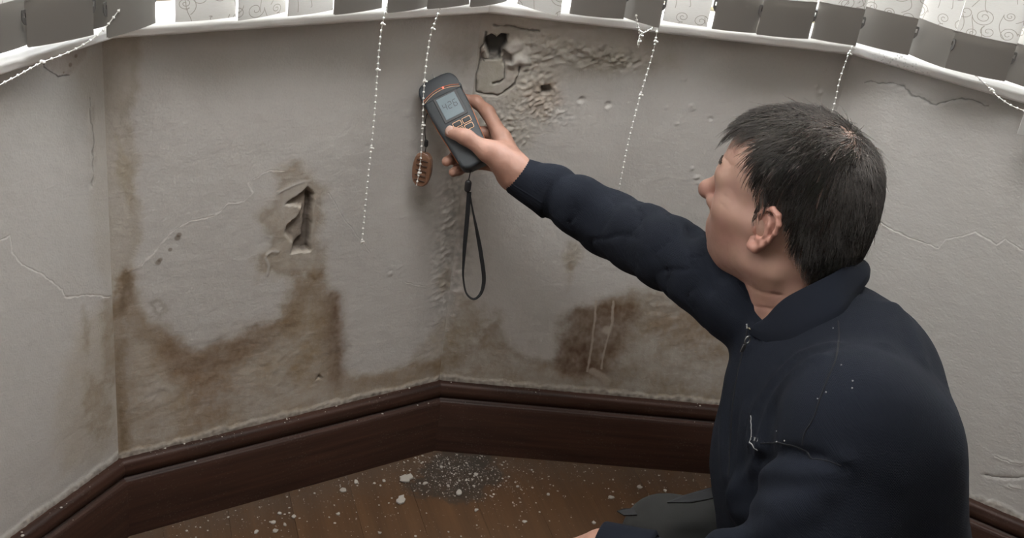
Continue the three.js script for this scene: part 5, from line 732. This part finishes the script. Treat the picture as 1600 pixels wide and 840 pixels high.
// ---------------------------------------------------------------- the moisture meter in his hand, its strap and its pin cap
{
  const m = new THREE.Group(); m.name = numbered('moisture_meter'); scene.add(m); MM.decompose(m.position, m.quaternion, m.scale); const turn = new THREE.Matrix4().makeRotationZ(0.11); m.quaternion.multiply(new THREE.Quaternion().setFromRotationMatrix(turn)); m.updateMatrixWorld();
  tag(m, 'dark grey moisture meter with orange lines and a 426 reading, held in the right hand', 'meter');
  const bodyM = std(lin(0.026, 0.031, 0.036), 0.55), capM = std(lin(0.034, 0.040, 0.046), 0.6), orange = std(lin(0.62, 0.16, 0.04), 0.5), pale = std(lin(0.7, 0.42, 0.25), 0.5), dark = std(lin(0.012, 0.013, 0.015), 0.4), chrome = new THREE.MeshStandardMaterial({ color: lin(0.7, 0.7, 0.7), metalness: 1, roughness: 0.2 });
  const outline = (pts) => { const s = new THREE.Shape(), P = pts.map(p => new THREE.Vector2(...p)), all = [...P, ...P.slice().reverse().map(p => new THREE.Vector2(-p.x, p.y))]; s.moveTo(0, P[0].y); s.splineThru(P.slice()); s.lineTo(-P[P.length - 1].x, P[P.length - 1].y); s.splineThru(P.slice().reverse().slice(1).map(p => new THREE.Vector2(-p.x, p.y))); s.lineTo(0, P[0].y); return s; };
  const ext = (s, d, b) => new THREE.ExtrudeGeometry(s, { depth: d - 2 * b, bevelEnabled: true, bevelThickness: b, bevelSize: b, bevelSegments: 4, curveSegments: 10 }).translate(0, 0, -d / 2 + b);
  mesh('case', toCreasedNormals(ext(outline([[0.012, -0.073], [0.0195, -0.069], [0.0215, -0.058], [0.0235, -0.03], [0.026, 0.0], [0.0275, 0.025], [0.0268, 0.047]]), 0.029, 0.004), 0.5), bodyM, m);
  mesh('cap', toCreasedNormals(ext(outline([[0.027, 0.045], [0.0285, 0.052], [0.0275, 0.062], [0.0225, 0.069], [0.012, 0.0715]]), 0.031, 0.0035), 0.5), capM, m);
  for (const s of [-1, 1]) mesh('side_trim', new THREE.TubeGeometry(new THREE.CatmullRomCurve3([V3(s * 0.0313, 0.04, 0.002), V3(s * 0.0302, 0.0, 0.002), V3(s * 0.0275, -0.03, 0.002), V3(s * 0.0252, -0.06, 0.002)]), 24, 0.0009, 6), orange, m);
  for (const dy of [0, 0.0032]) mesh('accent_line', tube(Array.from({ length: 9 }, (_, k) => { const x = -0.0295 + 0.059 * k / 8; return V3(x, 0.0435 + dy + 0.0085 * (1 - (x / 0.031) ** 2), 0.0157); }), 0.00042, 30, 5), dy ? orange : pale, m);
  mesh('warning_light', new THREE.SphereGeometry(0.0014, 12, 8).translate(0.006, 0.0538, 0.0158), new THREE.MeshStandardMaterial({ color: lin(0.9, 0.2, 0.15), emissive: lin(1, 0.10, 0.06), emissiveIntensity: 2.2, roughness: 0.3 }), m);
  mesh('bezel', rbox(-0.0165, 0.0225, 0.0005, 0.0455, 0.0125, 0.0151, 0.0025, 3), dark, m);
  const lcd = mesh('display', rbox(-0.0125, 0.0185, 0.005, 0.0415, 0.0135, 0.01535, 0.001, 2), std(lin(0.10, 0.145, 0.17), 0.3), m);
  const seg = { 4: 'bcfg', 2: 'abged', 6: 'afgedc' }, digits = [];
  [4, 2, 6].forEach((d, k) => { const x0 = -0.0085 + k * 0.0085, y0 = 0.0195, w = 0.0052, h = 0.0052, t = 0.0009, S = { a: [0, w, 2 * h, 2 * h], g: [0, w, h, h], d: [0, w, 0, 0], f: [0, 0, h, 2 * h], b: [w, w, h, 2 * h], e: [0, 0, 0, h], c: [w, w, 0, h] };
    for (const q of seg[d]) { const [a, b, c, e] = S[q], hz = c === e, g = new THREE.BoxGeometry(hz ? w - t : t, hz ? t : h - t * 0.6, 0.0002), cy = (c + e) / 2; g.translate(x0 + (a + b) / 2 + cy * 0.13, y0 + cy, 0.0154); digits.push(g); } });
  mesh('reading', digits, std(lin(0.022, 0.03, 0.034), 0.5), lcd);
  const btn = (x, y) => { const b = mesh('button', rbox(x - 0.0058, x + 0.0058, y - 0.0034, y + 0.0034, 0.0135, 0.0158, 0.0016, 3), bodyM, m); const ring = new THREE.Shape(); const rr2 = (s, w, h, r) => { s.moveTo(x - w + r, y - h); s.lineTo(x + w - r, y - h); s.quadraticCurveTo(x + w, y - h, x + w, y - h + r); s.lineTo(x + w, y + h - r); s.quadraticCurveTo(x + w, y + h, x + w - r, y + h); s.lineTo(x - w + r, y + h); s.quadraticCurveTo(x - w, y + h, x - w, y + h - r); s.lineTo(x - w, y - h + r); s.quadraticCurveTo(x - w, y - h, x - w + r, y - h); return s; }; rr2(ring, 0.0069, 0.0045, 0.002); const hole = new THREE.Path(); rr2(hole, 0.0061, 0.0037, 0.0016); ring.holes.push(hole); mesh('ring', new THREE.ExtrudeGeometry(ring, { depth: 0.0006, bevelEnabled: false, curveSegments: 4 }).translate(0, 0, 0.0146), pale, b); };
  btn(0.0, -0.0075); btn(0.0155, -0.0075); btn(-0.001, -0.0185); btn(0.0145, -0.0185);
  for (const x of [-0.012, 0.002]) { const p = mesh('pin_socket', new THREE.CylinderGeometry(0.003, 0.0034, 0.008, 14).translate(x, 0.0755, 0.002), chrome, m); mesh('pin', new THREE.CylinderGeometry(0.0004, 0.0007, 0.013, 8).translate(x, 0.085, 0.002), chrome, p); }
  mesh('strap_lug', new THREE.TorusGeometry(0.0028, 0.0009, 6, 14).translate(-0.0135, -0.0745, 0), bodyM, m);

  const W = l => l.map(p => V3(...p)), cordM = std(lin(0.014, 0.014, 0.015), 0.7), webM = std(lin(0.016, 0.017, 0.019), 0.75);
  const sBase = V3(...STRAP[0]), strap = base('wrist_strap', sBase); tag(strap, 'black wrist strap loop hanging straight down from the bottom of the meter', 'strap');
  const rel = (g, b) => g.translate(-b.x, -b.y, -b.z);
  const bottom = V3(-0.0135, -0.0765, 0).applyMatrix4(m.matrixWorld), knot = V3(...STRAP[0]);
  mesh('cord', [rel(tube([bottom, bottom.clone().lerp(knot, 0.5), knot], 0.0008, 12, 6), sBase)], cordM, strap);
  mesh('cord_lock', rel(new THREE.CapsuleGeometry(0.0052, 0.010, 5, 14).scale(1, 1, 0.75).translate(knot.x, knot.y - 0.008, knot.z), sBase), std(lin(0.02, 0.02, 0.022), 0.45), strap);
  {
    const cv = new THREE.CatmullRomCurve3(W(STRAP.slice(1))), n = 110, pos = [], idx = [];
    for (let k = 0; k <= n; k++) { const t = k / n, p = cv.getPointAt(t), d = cv.getTangentAt(t), toCam = camera.position.clone().sub(p).normalize(), side = V3().crossVectors(d, toCam).normalize(), fwd = V3().crossVectors(side, d).normalize(), a = t < 0.45 ? mix(0.15, 1.32, sst(0.08, 0.42, t)) : mix(1.32, 0.5, sst(0.45, 0.65, t)) + 0.85 * sst(0.72, 0.95, t), w = side.clone().multiplyScalar(Math.cos(a)).addScaledVector(fwd, Math.sin(a)), u = V3().crossVectors(w, d).normalize();
      for (const [x, y] of [[-0.0034, -0.0006], [0.0034, -0.0006], [0.0034, 0.0006], [-0.0034, 0.0006]]) { const q = p.clone().addScaledVector(w, x).addScaledVector(u, y).sub(sBase); pos.push(q.x, q.y, q.z); } }
    for (let k = 0; k < n; k++) for (let j = 0; j < 4; j++) { const a = k * 4 + j, b = k * 4 + (j + 1) % 4; idx.push(a, a + 4, b, b, a + 4, b + 4); }
    const g = new THREE.BufferGeometry(); g.setAttribute('position', new THREE.Float32BufferAttribute(pos, 3)); g.setIndex(idx); webM.side = THREE.DoubleSide; mesh('loop', toCreasedNormals(g, 0.6), webM, strap);
  }
  const cBase = V3(...CAPL[4]), pc = base('pin_cap', cBase); tag(pc, 'ribbed amber brown pin cap dangling on a thin black cord left of the meter', 'cap');
  mesh('cord', rel(tube([V3(-0.030, 0.036, 0).applyMatrix4(m.matrixWorld), ...W(CAPL.slice(1))], 0.0008, 30, 6), cBase), cordM, pc); mesh('cord_lock', rel(new THREE.CapsuleGeometry(0.0032, 0.006, 4, 10).translate(...CAPL[3]), cBase), cordM, pc);
  const amber = new THREE.MeshPhysicalMaterial({ color: lin(0.30, 0.16, 0.10), roughness: 0.35, transmission: 0.25, thickness: 0, clearcoat: 0.4 }), edgeM = std(lin(0.05, 0.03, 0.022), 0.5);
  const sh = new THREE.Shape(); sh.absellipse(0, -0.0275, 0.0125, 0.026, 0, Math.PI * 2); const cp = ext(sh, 0.012, 0.003); { const p = cp.attributes.position; for (let v = 0; v < p.count; v++) { const y = p.getY(v) + 0.0275; p.setX(v, p.getX(v) * (1 + 0.55 * Math.abs(y / 0.026) ** 3 * (Math.abs(y) < 0.0255 ? 1 : 0.6) * 0.5)); p.setZ(v, p.getZ(v) + 0.0007 * Math.sin(y * 900)); } cp.computeVertexNormals(); }
  const shell = mesh('shell', cp, amber, pc); shell.rotation.y = -0.2; shell.rotation.z = -0.06;
  for (let k = 0; k < 5; k++) mesh('rib', rbox(-0.0088, 0.0088, -0.0105 - k * 0.0085 - 0.0007, -0.0105 - k * 0.0085 + 0.0007, 0.0066, 0.0078, 0.0005), edgeM, shell);
  mesh('rim', tube(Array.from({ length: 28 }, (_, k) => { const a = k / 28 * 6.2832; return V3(Math.cos(a) * 0.0152 * (1 - 0.12 * Math.sin(a) ** 4), -0.0275 + Math.sin(a) * 0.0285, 0.001); }), 0.0009, 80, 5, true), edgeM, shell);
}

renderer.render(scene, camera);
